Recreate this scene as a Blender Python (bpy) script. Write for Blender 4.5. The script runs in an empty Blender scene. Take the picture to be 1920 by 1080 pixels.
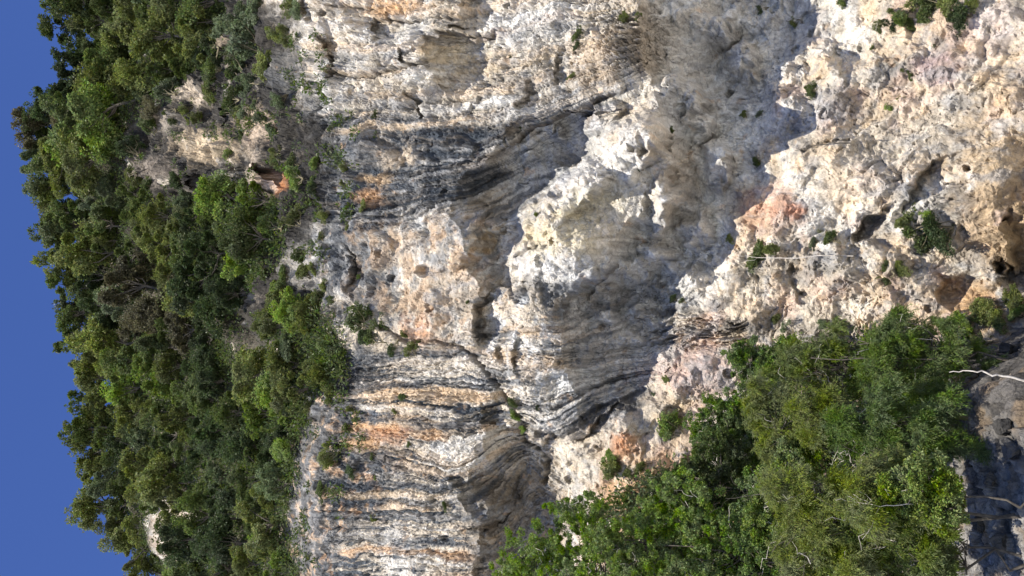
import bpy, math, random
import numpy as np
from mathutils import Vector, Matrix

C = bpy.context.scene.collection
scene = bpy.context.scene
rng = np.random.default_rng(7)
random.seed(7)

# ------------------------------------------------------------------ camera
F_PX = 1732.0                      # focal length in photo pixels (1920 wide)
PITCH = math.radians(25.0)
CAM = np.array([0.0, 0.0, 1.7])
FWD = np.array([0.0, math.cos(PITCH), math.sin(PITCH)])
UPV = np.array([0.0, -math.sin(PITCH), math.cos(PITCH)])
RGT = np.array([1.0, 0.0, 0.0])
cam_data = bpy.data.cameras.new('camera')
cam_data.sensor_width = 36.0
cam_data.lens = 36.0 * F_PX / 1920.0
cam_data.clip_start = 0.1
cam_data.clip_end = 6000.0
cam = bpy.data.objects.new('camera', cam_data)
C.objects.link(cam)
# the phone was held upright and the picture lies on its side: up is the picture's left
cam.matrix_world = Matrix(((-UPV[0], RGT[0], -FWD[0], CAM[0]),
                           (-UPV[1], RGT[1], -FWD[1], CAM[1]),
                           (-UPV[2], RGT[2], -FWD[2], CAM[2]),
                           (0, 0, 0, 1)))
scene.camera = cam

# ------------------------------------------------------------------ sky, sun, exposure
SUN_EL = math.radians(56.0)
SUN_SIDE = math.radians(9.0)      # towards -X (the picture's bottom)
SUN_STRENGTH = 4.6
SKY_STRENGTH = 0.15
world = bpy.data.worlds.new('World')
scene.world = world
world.use_nodes = True
wn = world.node_tree.nodes
wl = world.node_tree.links
sky = wn.new('ShaderNodeTexSky')
sky.sky_type = 'NISHITA'
sky.sun_disc = False
sky.sun_elevation = SUN_EL
sky.sun_rotation = math.pi + SUN_SIDE
sky.altitude = 100.0
sky.air_density = 1.0
sky.dust_density = 0.1
sky.ozone_density = 5.0
bg = wn.get('Background') or wn.new('ShaderNodeBackground')
vivid = wn.new('ShaderNodeHueSaturation')
vivid.inputs['Hue'].default_value = 0.518
vivid.inputs['Saturation'].default_value = 1.15
vivid.inputs['Value'].default_value = 0.62
wl.new(sky.outputs[0], vivid.inputs['Color'])
wl.new(vivid.outputs[0], bg.inputs[0])
bg.inputs[1].default_value = SKY_STRENGTH
out = wn.get('World Output') or wn.new('ShaderNodeOutputWorld')
wl.new(bg.outputs[0], out.inputs[0])

sd = bpy.data.lights.new('sun', 'SUN')
sd.energy = SUN_STRENGTH
sd.angle = math.radians(0.5)
sd.color = (1.0, 0.93, 0.81)
sun = bpy.data.objects.new('sun', sd)
C.objects.link(sun)
SUNV = Vector((-math.sin(SUN_SIDE) * math.cos(SUN_EL), -math.cos(SUN_SIDE) * math.cos(SUN_EL), math.sin(SUN_EL)))
sun.rotation_euler = SUNV.to_track_quat('Z', 'Y').to_euler()
sun.location = (-10, -40, 80)

scene.view_settings.view_transform = 'Standard'
scene.view_settings.look = 'None'
scene.view_settings.gamma = 1.0
scene.view_settings.use_curve_mapping = False
scene.view_settings.exposure = 0.92
scene.cycles.max_bounces = 8
scene.cycles.diffuse_bounces = 5
scene.cycles.transparent_max_bounces = 8

# ------------------------------------------------------------------ small helpers
def ray(px, py):
    px = np.asarray(px, float); py = np.asarray(py, float)
    a = (px - 960.0) / F_PX; b = (540.0 - py) / F_PX
    d = FWD[None] - a.reshape(-1, 1) * UPV[None] + b.reshape(-1, 1) * RGT[None]
    return d

def at(px, py, Y):
    """the place seen at photo pixel px, py at distance Y along the ground"""
    d = ray([px], [py])[0]
    return CAM + d * (Y / d[1])

def to_px(P):
    d = np.asarray(P, float) - CAM
    w = d @ FWD
    return 960.0 - F_PX * (d @ UPV) / w, 540.0 - F_PX * (d @ RGT) / w

def sstep(a, b, x):
    t = np.clip((x - a) / (b - a), 0, 1)
    return t * t * (3 - 2 * t)

_perm = np.random.default_rng(11).permutation(4096).astype(np.int64)
_ang = np.random.default_rng(12).random(4096) * 2 * np.pi
_gx = np.cos(_ang); _gy = np.sin(_ang)
def _hash(ix, iy, seed):
    return _perm[(_perm[(ix + seed * 131) & 4095] + iy + seed * 57) & 4095]
def perlin(x, y, seed=0):
    x0 = np.floor(x).astype(np.int64); y0 = np.floor(y).astype(np.int64)
    fx = x - x0; fy = y - y0
    u = fx * fx * fx * (fx * (fx * 6 - 15) + 10); v = fy * fy * fy * (fy * (fy * 6 - 15) + 10)
    def g(dx, dy):
        h = _hash(x0 + dx, y0 + dy, seed)
        return _gx[h] * (fx - dx) + _gy[h] * (fy - dy)
    a = g(0, 0); b = g(1, 0); c = g(0, 1); d = g(1, 1)
    return ((a + u * (b - a)) * (1 - v) + (c + u * (d - c)) * v) * 1.5
def fbm(x, y, oct=4, seed=0, gain=0.5):
    s = 0; a = 1.0; t = 0
    for o in range(oct):
        s = s + a * perlin(x * 2 ** o + 17.3 * o, y * 2 ** o - 9.1 * o, seed + o)
        t += a; a *= gain
    return s / t * 1.4
def ridged(x, y, oct=4, seed=0):
    s = 0; a = 1.0; t = 0
    for o in range(oct):
        s = s + a * (1 - np.abs(perlin(x * 2 ** o + 5.7 * o, y * 2 ** o + 3.3 * o, seed + o)) * 1.6)
        t += a; a *= 0.5
    return s / t
_jx = np.random.default_rng(13).random(4096); _jy = np.random.default_rng(14).random(4096)
def voronoi(x, y, seed=0):
    """nearest jittered cell: (dx, dy, id, f1, f2)"""
    x0 = np.floor(x).astype(np.int64); y0 = np.floor(y).astype(np.int64)
    f1 = np.full(x.shape, 9e9); f2 = np.full(x.shape, 9e9)
    bx = np.zeros(x.shape); by = np.zeros(x.shape); bid = np.zeros(x.shape, np.int64)
    for i in (-1, 0, 1):
        for j in (-1, 0, 1):
            h = _hash(x0 + i, y0 + j, seed)
            dx = x - (x0 + i + _jx[h]); dy = y - (y0 + j + _jy[h])
            d = dx * dx + dy * dy
            m = d < f1
            f2 = np.where(m, f1, np.minimum(f2, d))
            f1 = np.where(m, d, f1); bx = np.where(m, dx, bx); by = np.where(m, dy, by); bid = np.where(m, h, bid)
    return bx, by, bid, np.sqrt(f1), np.sqrt(f2)
_r1 = np.random.default_rng(15).random(4096) * 2 - 1
_r2 = np.random.default_rng(16).random(4096) * 2 - 1
_r3 = np.random.default_rng(17).random(4096) * 2 - 1
def facets(x, y, seed=0, tilt=1.0, step=0.5):
    """broken rock: every cell a tilted plane"""
    dx, dy, h, f1, f2 = voronoi(x, y, seed)
    return tilt * (_r1[h] * dx + _r2[h] * dy) + step * _r3[h], f2 - f1, h

def tri(x, y, seed=0):
    """random heights joined by flat triangles: faces with sharp creases and no tears"""
    x0 = np.floor(x).astype(np.int64); y0 = np.floor(y).astype(np.int64)
    fx = x - x0; fy = y - y0
    h = lambda i, j: _r1[_hash(x0 + i, y0 + j, seed)]
    a, b, c, d_ = h(0, 0), h(1, 0), h(0, 1), h(1, 1)
    flip = _r2[_hash(x0, y0, seed + 50)] > 0
    p = np.where(fx + fy < 1, a + (b - a) * fx + (c - a) * fy, d_ + (c - d_) * (1 - fx) + (b - d_) * (1 - fy))
    q = np.where(fx > fy, a + (b - a) * fx + (d_ - b) * fy, a + (c - a) * fy + (d_ - c) * fx)
    return np.where(flip, p, q)

def new_mesh(name, V, faces, mat=None, smooth=False):
    """V (n,3); faces (m,k) integer array"""
    me = bpy.data.meshes.new(name)
    V = np.ascontiguousarray(V, np.float32); faces = np.ascontiguousarray(faces, np.int32)
    n, k = faces.shape
    me.vertices.add(len(V)); me.vertices.foreach_set('co', V.ravel())
    me.loops.add(n * k); me.loops.foreach_set('vertex_index', faces.ravel())
    me.polygons.add(n)
    me.polygons.foreach_set('loop_start', np.arange(0, n * k, k, dtype=np.int32))
    me.polygons.foreach_set('use_smooth', np.full(n, smooth))
    me.update(calc_edges=True)
    if mat: me.materials.append(mat)
    return me

def obj(name, me, parent=None, loc=(0, 0, 0)):
    o = bpy.data.objects.new(name, me)
    C.objects.link(o); o.location = loc
    if parent: o.parent = parent
    return o

def tag(o, label=None, cat=None, group=None, kind=None):
    if label: o['label'] = label
    if cat: o['category'] = cat
    if group: o['group'] = group
    if kind: o['kind'] = kind
    return o

# ------------------------------------------------------------------ materials
def nodes_of(m):
    m.use_nodes = True
    nt = m.node_tree
    return nt, nt.nodes, nt.links, nt.nodes['Principled BSDF']

def rock_material():
    m = bpy.data.materials.new('limestone')
    nt, n, l, p = nodes_of(m)
    a = n.new('ShaderNodeVertexColor'); a.layer_name = 'Col'
    tc = n.new('ShaderNodeTexCoord')
    n1 = n.new('ShaderNodeTexNoise'); n1.inputs['Scale'].default_value = 5.0; n1.inputs['Detail'].default_value = 8.0; n1.inputs['Roughness'].default_value = 0.7
    l.new(tc.outputs['Object'], n1.inputs['Vector'])
    mr = n.new('ShaderNodeMapRange'); mr.inputs['From Min'].default_value = 0.3; mr.inputs['From Max'].default_value = 0.7
    mr.inputs['To Min'].default_value = 0.72; mr.inputs['To Max'].default_value = 1.16
    l.new(n1.outputs['Fac'], mr.inputs['Value'])
    mul = n.new('ShaderNodeMix'); mul.data_type = 'RGBA'; mul.blend_type = 'MULTIPLY'; mul.inputs['Factor'].default_value = 1.0
    l.new(a.outputs['Color'], mul.inputs['A']); l.new(mr.outputs['Result'], mul.inputs['B'])
    # hairline cracks filled with dirt, at two sizes, on bent coordinates
    wv = n.new('ShaderNodeTexNoise'); wv.inputs['Scale'].default_value = 1.3; wv.inputs['Detail'].default_value = 5.0
    l.new(tc.outputs['Object'], wv.inputs['Vector'])
    ad = n.new('ShaderNodeVectorMath'); ad.operation = 'MULTIPLY_ADD'; ad.inputs[1].default_value = (0.9, 0.9, 0.9)
    l.new(wv.outputs['Color'], ad.inputs[0]); l.new(tc.outputs['Object'], ad.inputs[2])
    last = mul.outputs['Result']; crackh = None
    for sc_, wd_, dk in ((0.62, 0.016, 0.45), (2.1, 0.035, 0.62)):
        vo = n.new('ShaderNodeTexVoronoi'); vo.feature = 'DISTANCE_TO_EDGE'; vo.inputs['Scale'].default_value = sc_
        l.new(ad.outputs[0], vo.inputs['Vector'])
        m2 = n.new('ShaderNodeMapRange'); m2.inputs['From Min'].default_value = 0.0; m2.inputs['From Max'].default_value = wd_
        m2.inputs['To Min'].default_value = dk; m2.inputs['To Max'].default_value = 1.0
        l.new(vo.outputs['Distance'], m2.inputs['Value'])
        mm = n.new('ShaderNodeMix'); mm.data_type = 'RGBA'; mm.blend_type = 'MULTIPLY'; mm.inputs['Factor'].default_value = 0.8
        l.new(last, mm.inputs['A']); l.new(m2.outputs['Result'], mm.inputs['B']); last = mm.outputs['Result']
        if crackh is None: crackh = m2.outputs['Result']
    l.new(last, p.inputs['Base Color'])
    p.inputs['Roughness'].default_value = 0.92
    p.inputs['Specular IOR Level'].default_value = 0.2
    # broken grain: coarse chips, then grit
    rg = n.new('ShaderNodeTexNoise'); rg.noise_type = 'RIDGED_MULTIFRACTAL'; rg.inputs['Scale'].default_value = 1.7; rg.inputs['Detail'].default_value = 9.0; rg.inputs['Roughness'].default_value = 0.6
    l.new(ad.outputs[0], rg.inputs['Vector'])
    n2 = n.new('ShaderNodeTexNoise'); n2.inputs['Scale'].default_value = 7.0; n2.inputs['Detail'].default_value = 9.0; n2.inputs['Roughness'].default_value = 0.75
    l.new(tc.outputs['Object'], n2.inputs['Vector'])
    vc = n.new('ShaderNodeTexVoronoi'); vc.inputs['Scale'].default_value = 3.4; l.new(ad.outputs[0], vc.inputs['Vector'])
    b0 = n.new('ShaderNodeBump'); b0.inputs['Strength'].default_value = 0.75; b0.inputs['Distance'].default_value = 0.16
    l.new(rg.outputs['Fac'], b0.inputs['Height'])
    b1 = n.new('ShaderNodeBump'); b1.inputs['Strength'].default_value = 0.85; b1.inputs['Distance'].default_value = 0.16
    l.new(n2.outputs['Fac'], b1.inputs['Height']); l.new(b0.outputs['Normal'], b1.inputs['Normal'])
    b2 = n.new('ShaderNodeBump'); b2.inputs['Strength'].default_value = 0.45; b2.inputs['Distance'].default_value = 0.12
    l.new(vc.outputs['Distance'], b2.inputs['Height']); l.new(b1.outputs['Normal'], b2.inputs['Normal'])
    l.new(b2.outputs['Normal'], p.inputs['Normal'])
    return m

def leaf_material(name, spread=0.5, hue=0.035, translucent=0.25):
    """colour from the object's own colour, varied leaf by leaf"""
    m = bpy.data.materials.new(name)
    nt, n, l, p = nodes_of(m)
    oi = n.new('ShaderNodeObjectInfo')
    ge = n.new('ShaderNodeNewGeometry')
    hs = n.new('ShaderNodeHueSaturation')
    r1 = n.new('ShaderNodeMapRange'); r1.inputs['To Min'].default_value = 1 - spread; r1.inputs['To Max'].default_value = 1 + spread
    l.new(ge.outputs['Random Per Island'], r1.inputs['Value']); l.new(r1.outputs['Result'], hs.inputs['Value'])
    wn_ = n.new('ShaderNodeTexWhiteNoise'); wn_.noise_dimensions = '1D'; l.new(ge.outputs['Random Per Island'], wn_.inputs['W'])
    r2 = n.new('ShaderNodeMapRange'); r2.inputs['To Min'].default_value = 0.5 - hue; r2.inputs['To Max'].default_value = 0.5 + hue
    l.new(wn_.outputs['Value'], r2.inputs['Value']); l.new(r2.outputs['Result'], hs.inputs['Hue'])
    tc = n.new('ShaderNodeTexCoord'); nz = n.new('ShaderNodeTexNoise'); nz.inputs['Scale'].default_value = 1.1; nz.inputs['Detail'].default_value = 2.0
    l.new(tc.outputs['Object'], nz.inputs['Vector'])
    r3 = n.new('ShaderNodeMapRange'); r3.inputs['From Min'].default_value = 0.35; r3.inputs['From Max'].default_value = 0.65; r3.inputs['To Min'].default_value = 0.7; r3.inputs['To Max'].default_value = 1.25
    l.new(nz.outputs['Fac'], r3.inputs['Value']); l.new(r3.outputs['Result'], hs.inputs['Saturation'])
    l.new(oi.outputs['Color'], hs.inputs['Color'])
    l.new(hs.outputs['Color'], p.inputs['Base Color'])
    p.inputs['Roughness'].default_value = 0.5
    p.inputs['Specular IOR Level'].default_value = 0.3
    tr = n.new('ShaderNodeBsdfTranslucent'); l.new(hs.outputs['Color'], tr.inputs['Color'])
    mx = n.new('ShaderNodeMixShader'); mx.inputs['Fac'].default_value = translucent
    l.new(p.outputs['BSDF'], mx.inputs[1]); l.new(tr.outputs['BSDF'], mx.inputs[2])
    l.new(mx.outputs['Shader'], n['Material Output'].inputs['Surface'])
    return m

def bark_material(name, c1, c2):
    m = bpy.data.materials.new(name)
    nt, n, l, p = nodes_of(m)
    tc = n.new('ShaderNodeTexCoord'); nz = n.new('ShaderNodeTexNoise')
    nz.inputs['Scale'].default_value = 6.0; nz.inputs['Detail'].default_value = 6.0
    l.new(tc.outputs['Object'], nz.inputs['Vector'])
    cr = n.new('ShaderNodeValToRGB'); cr.color_ramp.elements[0].color = (*c1, 1); cr.color_ramp.elements[1].color = (*c2, 1)
    cr.color_ramp.elements[0].position = 0.35; cr.color_ramp.elements[1].position = 0.65
    l.new(nz.outputs['Fac'], cr.inputs['Fac']); l.new(cr.outputs['Color'], p.inputs['Base Color'])
    p.inputs['Roughness'].default_value = 0.9
    b = n.new('ShaderNodeBump'); b.inputs['Strength'].default_value = 0.5; b.inputs['Distance'].default_value = 0.03
    l.new(nz.outputs['Fac'], b.inputs['Height']); l.new(b.outputs['Normal'], p.inputs['Normal'])
    return m

M_ROCK = rock_material()
M_LEAF = leaf_material('leaves', 0.55, 0.035, 0.38)
M_NEEDLE = leaf_material('fine_leaves', 0.45, 0.03, 0.3)
M_BARK = bark_material('bark', (0.035, 0.03, 0.024), (0.105, 0.09, 0.07))
M_DEAD = bark_material('dead_wood', (0.38, 0.34, 0.29), (0.62, 0.58, 0.52))
M_STEM = bark_material('stem', (0.08, 0.07, 0.04), (0.2, 0.17, 0.1))

# ------------------------------------------------------------------ THE CLIFF
SKY_Y = np.array([-900, -300, 0, 40, 60, 90, 120, 150, 180, 215, 250, 280, 310, 340, 370, 400, 440, 470, 510, 540, 600, 640, 680, 740, 780, 830, 870, 900, 930, 960, 1000, 1030, 1050, 1080, 1300, 2000], float)
SKY_X = np.array([150, 110, 80, 80, 90, 118, 118, 100, 55, 40, 42, 34, 34, 58, 78, 75, 64, 80, 100, 100, 105, 128, 126, 144, 140, 142, 150, 140, 155, 165, 175, 190, 225, 240, 380, 620], float)
def crest(py):
    return np.interp(py, SKY_Y, SKY_X) + 74.0

PROF_X = np.array([-1e-6, 0.12, 0.25, 0.45, 0.62, 0.78, 0.9, 1.0])
PROF_Y = np.array([92.0, 86.0, 80.0, 71.5, 65.0, 58.5, 54.5, 52.0])
LOW_X = np.array([600, 700, 800, 900, 1000, 1100, 1200, 1300, 1400, 1500, 1600, 1700, 1800, 1900, 2100, 2300], float)
LOW_Y = np.array([52.0, 50.2, 49.0, 48.2, 47.6, 47.2, 47.0, 47.0, 46.8, 46.4, 46.0, 45.3, 44.6, 43.8, 42.0, 40], float)

# overhanging edges traced over the rock: rows of (py, px, depth in m, recovery in px), softness px
OVER = [
 ([(-300, 1195, 5.0, 500), (60, 1195, 6.4, 560), (110, 1200, 6.2, 500), (180, 1215, 4.6, 380), (260, 1248, 3.4, 270), (330, 1228, 3.4, 280), (400, 1185, 3.6, 300), (480, 1152, 3.9, 310), (520, 1122, 4.3, 320), (556, 1070, 4.4, 340), (640, 1062, 4.0, 310), (700, 1064, 3.2, 250), (745, 1075, 2.0, 180), (790, 1090, 0.0, 100)], 16),
 ([(165, 1150, 0.0, 60), (185, 1110, 1.4, 60), (215, 1035, 2.8, 150), (250, 960, 3.8, 250), (290, 905, 4.4, 340), (330, 860, 4.6, 340), (380, 840, 3.9, 270), (430, 862, 3.0, 180), (480, 878, 2.5, 130), (540, 884, 2.2, 126), (620, 890, 1.7, 100), (650, 895, 0.0, 60)], 18),
 ([(58, 800, 0.0, 120), (68, 802, 1.9, 170), (100, 812, 2.2, 170), (135, 812, 2.0, 170), (160, 830, 1.0, 120), (175, 850, 0, 80)], 8),
 ([(-200, 842, 1.6, 150), (0, 842, 2.0, 150), (30, 842, 2.0, 150), (48, 842, 1.2, 120), (58, 845, 0.0, 100)], 8),
 ([(730, 935, 0.0, 60), (752, 932, 1.4, 70), (790, 908, 1.6, 110), (840, 902, 3.4, 280), (880, 884, 4.0, 300), (905, 866, 4.3, 320), (930, 862, 4.4, 330), (970, 884, 4.2, 320), (1020, 890, 3.8, 300), (1080, 884, 4.4, 360), (1300, 870, 3.0, 300)], 26),
 ([(755, 1185, 0, 60), (770, 1150, 0.9, 60), (800, 1085, 1.3, 90), (822, 1010, 1.0, 80), (835, 1000, 0.0, 40)], 10),
 ([(395, 1640, 0, 60), (410, 1612, 1.8, 90), (440, 1600, 2.2, 90), (462, 1604, 1.6, 80), (478, 1640, 0, 40)], 8),
 ([(280, 1775, 0, 60), (300, 1755, 1.0, 80), (335, 1740, 1.5, 90), (370, 1712, 1.5, 90), (400, 1672, 1.3, 80), (425, 1650, 0, 60)], 10),
 ([(385, 1915, 0, 80), (410, 1890, 1.5, 120), (440, 1872, 2.6, 140), (480, 1862, 3.0, 140), (515, 1868, 2.4, 120), (545, 1900, 0, 60)], 10),
 ([(588, 892, 0, 40), (600, 890, 1.1, 90), (622, 892, 1.2, 90), (642, 900, 0, 60)], 6),
 ([(632, 968, 0, 40), (645, 972, 1.0, 70), (670, 975, 1.0, 70), (694, 985, 0, 40)], 6),
 ([(646, 925, 0, 40), (655, 928, 0.7, 55), (672, 932, 0.7, 55), (684, 940, 0, 40)], 6),
 ([(-100, 560, 1.0, 60), (10, 570, 1.4, 70), (40, 600, 1.2, 80), (55, 640, 0.0, 60)], 10),
 ([(60, 585, 0, 50), (80, 605, 1.0, 70), (120, 625, 1.2, 70), (150, 640, 0.4, 40), (170, 660, 0, 40)], 8),
 ([(25, 700, 0, 40), (35, 705, 0.9, 60), (60, 695, 0.8, 50), (75, 700, 0, 40)], 6),
 ([(95, 768, 0, 40), (104, 772, 0.7, 40), (122, 772, 0.7, 40), (130, 778, 0, 40)], 5),
 ([(180, 770, 0, 40), (192, 772, 0.6, 50), (215, 775, 0.6, 50), (232, 780, 0, 40)], 6),
 ([(195, 878, 0, 30), (202, 880, 0.45, 36), (220, 882, 0.45, 36), (230, 886, 0, 30)], 5),
 ([(95, 1035, 0, 30), (108, 1040, 0.9, 60), (128, 1040, 1.0, 60), (145, 1050, 0, 30)], 7),
 ([(140, 985, 0, 30), (155, 975, 0.7, 80), (185, 972, 0.9, 90), (205, 985, 0, 50)], 10),
 ([(80, 1560, 0, 40), (92, 1572, 1.0, 70), (125, 1575, 1.2, 70), (150, 1582, 0.6, 50), (165, 1590, 0, 40)], 8),
 ([(505, 1480, 0, 30), (518, 1485, .6, 50), (540, 1490, .6, 50), (560, 1500, 0, 30)], 7),
 ([(590, 1560, 0, 30), (600, 1570, .8, 60), (620, 1575, .8, 60), (640, 1590, 0, 30)], 7),
 ([(500, 1745, 0, 30), (520, 1760, 1.2, 80), (550, 1770, 1.4, 90), (575, 1790, 0, 50)], 9),
 ([(455, 640, 0, 40), (480, 650, .9, 60), (520, 640, .9, 60), (550, 650, 0, 40)], 8),
 ([(180, 395, 0, 30), (195, 410, 1.6, 50), (230, 425, 1.6, 50), (250, 430, 0, 40)], 8),
 ([(300, 340, 0, 30), (320, 365, 1.4, 45), (345, 385, 1.0, 45), (360, 390, 0, 40)], 8),
 ([(310, 435, 0, 30), (330, 445, 1.2, 40), (360, 460, 1.2, 45), (385, 480, 0, 40)], 8),
 ([(312, 500, 0, 20), (322, 502, 1.4, 40), (334, 508, 1.0, 40), (342, 520, 0, 20)], 5),
]
# swellings: px, py, radius px, radius py, height m (towards the viewer)
BUMPS = [
 (1060, 470, 130, 85, 2.6), (1150, 300, 90, 60, 1.3), (1130, 230, 40, 55, 2.4), (1212, 258, 44, 42, 3.0), (1302, 212, 34, 55, 2.2), (1270, 150, 40, 40, 1.2), (1340, 300, 30, 60, 2.4), (1310, 430, 30, 46, 2.0), (1400, 110, 36, 44, 2.6), (1360, 60, 30, 30, 2.0), (1290, 520, 34, 26, 1.8), (1240, 470, 34, 26, 1.6), (1180, 640, 60, 18, 1.2), (1150, 590, 50, 16, 1.0), (1000, 300, 26, 20, 1.2), (1050, 260, 22, 22, 1.4), (930, 420, 26, 18, 1.6),
 (1130, 110, 90, 80, 1.2), (1010, 640, 70, 110, 1.0), (760, 780, 170, 150, 0.9), (1560, 120, 50, 55, 1.2),
 (1660, 370, 110, 60, 1.2), (1560, 330, 130, 90, 0.9), (1850, 330, 90, 110, 1.3), (1640, 520, 160, 60, 0.9),
 (1300, 700, 110, 70, 1.0), (1420, 430, 70, 70, 0.6), (1246, 375, 28, 62, 2.8), (1235, 600, 70, 22, 0.9),
 (680, 90, 60, 60, 0.9), (620, 130, 40, 40, 0.7), (770, 100, 55, 50, 0.9), (870, 430, 60, 50, 0.8), (895, 460, 28, 40, 0.9),
 (430, 270, 70, 60, 1.3), (370, 330, 60, 50, 1.2), (460, 210, 30, 50, 1.4), (330, 1000, 60, 50, 1.0), (640, 260, 70, 50, 0.8),
 (1070, 845, 35, 25, 0.9), (1170, 830, 40, 60, 0.9), (1490, 400, 40, 30, 0.6), (560, 230, 40, 60, .9), (600, 60, 36, 34, .9), (655, 35, 34, 28, .8), (720, 110, 40, 34, .9), (650, 175, 36, 26, .8), (740, 190, 40, 22, .7), (585, 110, 30, 30, .8), (690, 55, 30, 26, .8), (830, 210, 50, 24, .6), (780, 300, 40, 24, .7), (850, 275, 36, 22, .7), (700, 300, 40, 30, .8), (650, 350, 40, 30, .8), (770, 440, 40, 30, .6), (690, 470, 44, 34, .8), (830, 470, 40, 30, .6), (720, 560, 40, 30, .7), (790, 560, 40, 26, .6), (620, 520, 36, 30, .8),
]
RIDGE = [((1290, 175), (1090, 345), 42, 2.4), ((1090, 345), (1000, 405), 46, 2.4), ((1250, 300), (1245, 405), 20, 1.0), ((900, 400), (860, 480), 22, .9)]

# bedding: polylines with one bedding number each, joined by a smooth surface
BEDS = [
 (700, [(640, 712), (744, 704), (850, 703), (905, 711), (1000, 714)]),
 (722, [(740, 722), (830, 720), (930, 727)]),
 (690, [(744, 690), (850, 688), (900, 683), (989, 689)]),
 (790, [(686, 785), (750, 789), (822, 796), (878, 797), (905, 792), (947, 778)]),
 (824, [(678, 819), (767, 825), (819, 829), (880, 830), (940, 800)]),
 (868, [(600, 860), (711, 864), (767, 876), (830, 892), (867, 890), (905, 867), (972, 828)]),
 (905, [(610, 905), (800, 908), (850, 912), (892, 890), (940, 862), (985, 830)]),
 (985, [(610, 980), (760, 985), (872, 993), (917, 990), (944, 970), (967, 940), (990, 900), (1000, 870)]),
 (1045, [(600, 1045), (750, 1042), (860, 1055), (960, 1050), (1020, 960)]),
 (1120, [(600, 1120), (860, 1130), (1000, 1110)]),
 (862, [(994, 832), (1050, 857), (1092, 879), (1119, 899)]),
 (820, [(1000, 822), (1050, 818), (1078, 807), (1114, 788), (1147, 771), (1189, 763), (1290, 740)]),
 (755, [(977, 758), (1060, 753), (1096, 731), (1138, 717), (1179, 706), (1207, 697), (1380, 680)]),
 (600, [(1000, 610), (1060, 600), (1096, 583), (1138, 564), (1160, 556), (1260, 540)]),
 (684, [(955, 680), (1060, 684), (1104, 689), (1138, 681), (1207, 678)]),
 (650, [(900, 655), (980, 655), (1071, 650), (1207, 614), (1390, 605)]),
 (632, [(822, 630), (878, 636)]),
 (240, [(620, 262), (716, 244), (802, 240), (866, 236), (921, 233), (960, 222), (1027, 200), (1080, 175), (1150, 150)]),
 (300, [(620, 330), (760, 315), (896, 297), (957, 272), (1004, 239), (1054, 214), (1096, 194), (1138, 180), (1250, 150)]),
 (420, [(600, 432), (668, 428), (716, 422), (760, 411), (810, 392), (838, 378), (893, 369), (940, 342), (1050, 290)]),
 (530, [(640, 545), (760, 540), (874, 514), (907, 489), (960, 455), (1000, 445), (1054, 433), (1124, 433), (1193, 420)]),
 (575, [(957, 520), (1082, 525), (1152, 492), (1193, 467), (1260, 455)]),
 (62, [(560, 90), (800, 85), (924, 67), (1013, 42), (1068, 30)]),
 (30, [(560, 40), (760, 42), (929, 30), (1027, 17), (1096, 3)]),
 (144, [(560, 150), (760, 150), (860, 146), (915, 144), (993, 125), (1027, 119), (1182, 83), (1221, 72), (1300, 60)]),
 (172, [(560, 190), (760, 185), (860, 172), (971, 153), (1060, 120)]),
 (-60, [(560, -60), (900, -70), (1100, -90), (1400, -120)]),
 (300, [(1420, 150), (1600, 130), (1800, 110)]),
 (520, [(1400, 380), (1600, 350), (1900, 320)]),
 (640, [(1400, 520), (1600, 510), (1900, 500)]),
 (300, [(250, 380), (400, 360), (500, 340)]),
 (600, [(250, 640), (400, 620), (520, 600)]),
 (1000, [(250, 1020), (400, 1000)]), (100, [(250, 120), (420, 110)]),
]
def resample(pts, step=45.0):
    out = []
    for (a, b) in zip(pts[:-1], pts[1:]):
        k = max(1, int(math.hypot(b[0] - a[0], b[1] - a[1]) / step))
        for i in range(k):
            t = i / k; out.append((a[0] + (b[0] - a[0]) * t, a[1] + (b[1] - a[1]) * t))
    out.append(pts[-1]); return out
_bp, _bs = [], []
for s, pts in BEDS:
    for q in resample(pts): _bp.append(q); _bs.append(s)
_bp = np.array(_bp) / 300.0; _bs = np.array(_bs, float)
def _tps(r2): return np.where(r2 > 1e-12, 0.5 * r2 * np.log(np.maximum(r2, 1e-12)), 0.0)
_N = len(_bp)
_K = _tps(((_bp[:, None] - _bp[None]) ** 2).sum(-1)) + np.eye(_N) * 0.004
_Pm = np.c_[np.ones(_N), _bp]
_A = np.zeros((_N + 3, _N + 3)); _A[:_N, :_N] = _K; _A[:_N, _N:] = _Pm; _A[_N:, :_N] = _Pm.T
_w = np.linalg.solve(_A, np.r_[_bs, 0, 0, 0])
_gxs = np.arange(-100, 2400, 10.0); _gys = np.arange(-900, 2000, 10.0)
_G = np.zeros((len(_gxs), len(_gys)))
for i, gx_ in enumerate(_gxs):
    q = np.c_[np.full(len(_gys), gx_), _gys] / 300.0
    _G[i] = _tps(((q[:, None] - _bp[None]) ** 2).sum(-1)) @ _w[:_N] + np.c_[np.ones(len(q)), q] @ _w[_N:]
def bedding(px, py):
    u = np.clip((px + 100) / 10.0, 0, len(_gxs) - 1.001); v = np.clip((py + 900) / 10.0, 0, len(_gys) - 1.001)
    i = u.astype(int); j = v.astype(int); u = u - i; v = v - j
    return (_G[i, j] * (1 - u) + _G[i + 1, j] * u) * (1 - v) + (_G[i, j + 1] * (1 - u) + _G[i + 1, j + 1] * u) * v

def base_depth(px, py):
    k = crest(py)
    q = np.clip((px - k) / (600.0 - k), 0, 1)
    up = np.interp(q, PROF_X, PROF_Y)
    lo = np.interp(px, LOW_X, LOW_Y)
    Y = np.where(px < 600, up, lo)
    # the wall bends round a little towards both ends
    X = (540 - py) / F_PX * 50
    Y = Y + 0.0018 * X * X + np.where(X < -20, (X + 20) * -0.25, 0) + np.where(X > 22, (X - 22) * -0.10, 0)
    return Y

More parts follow.
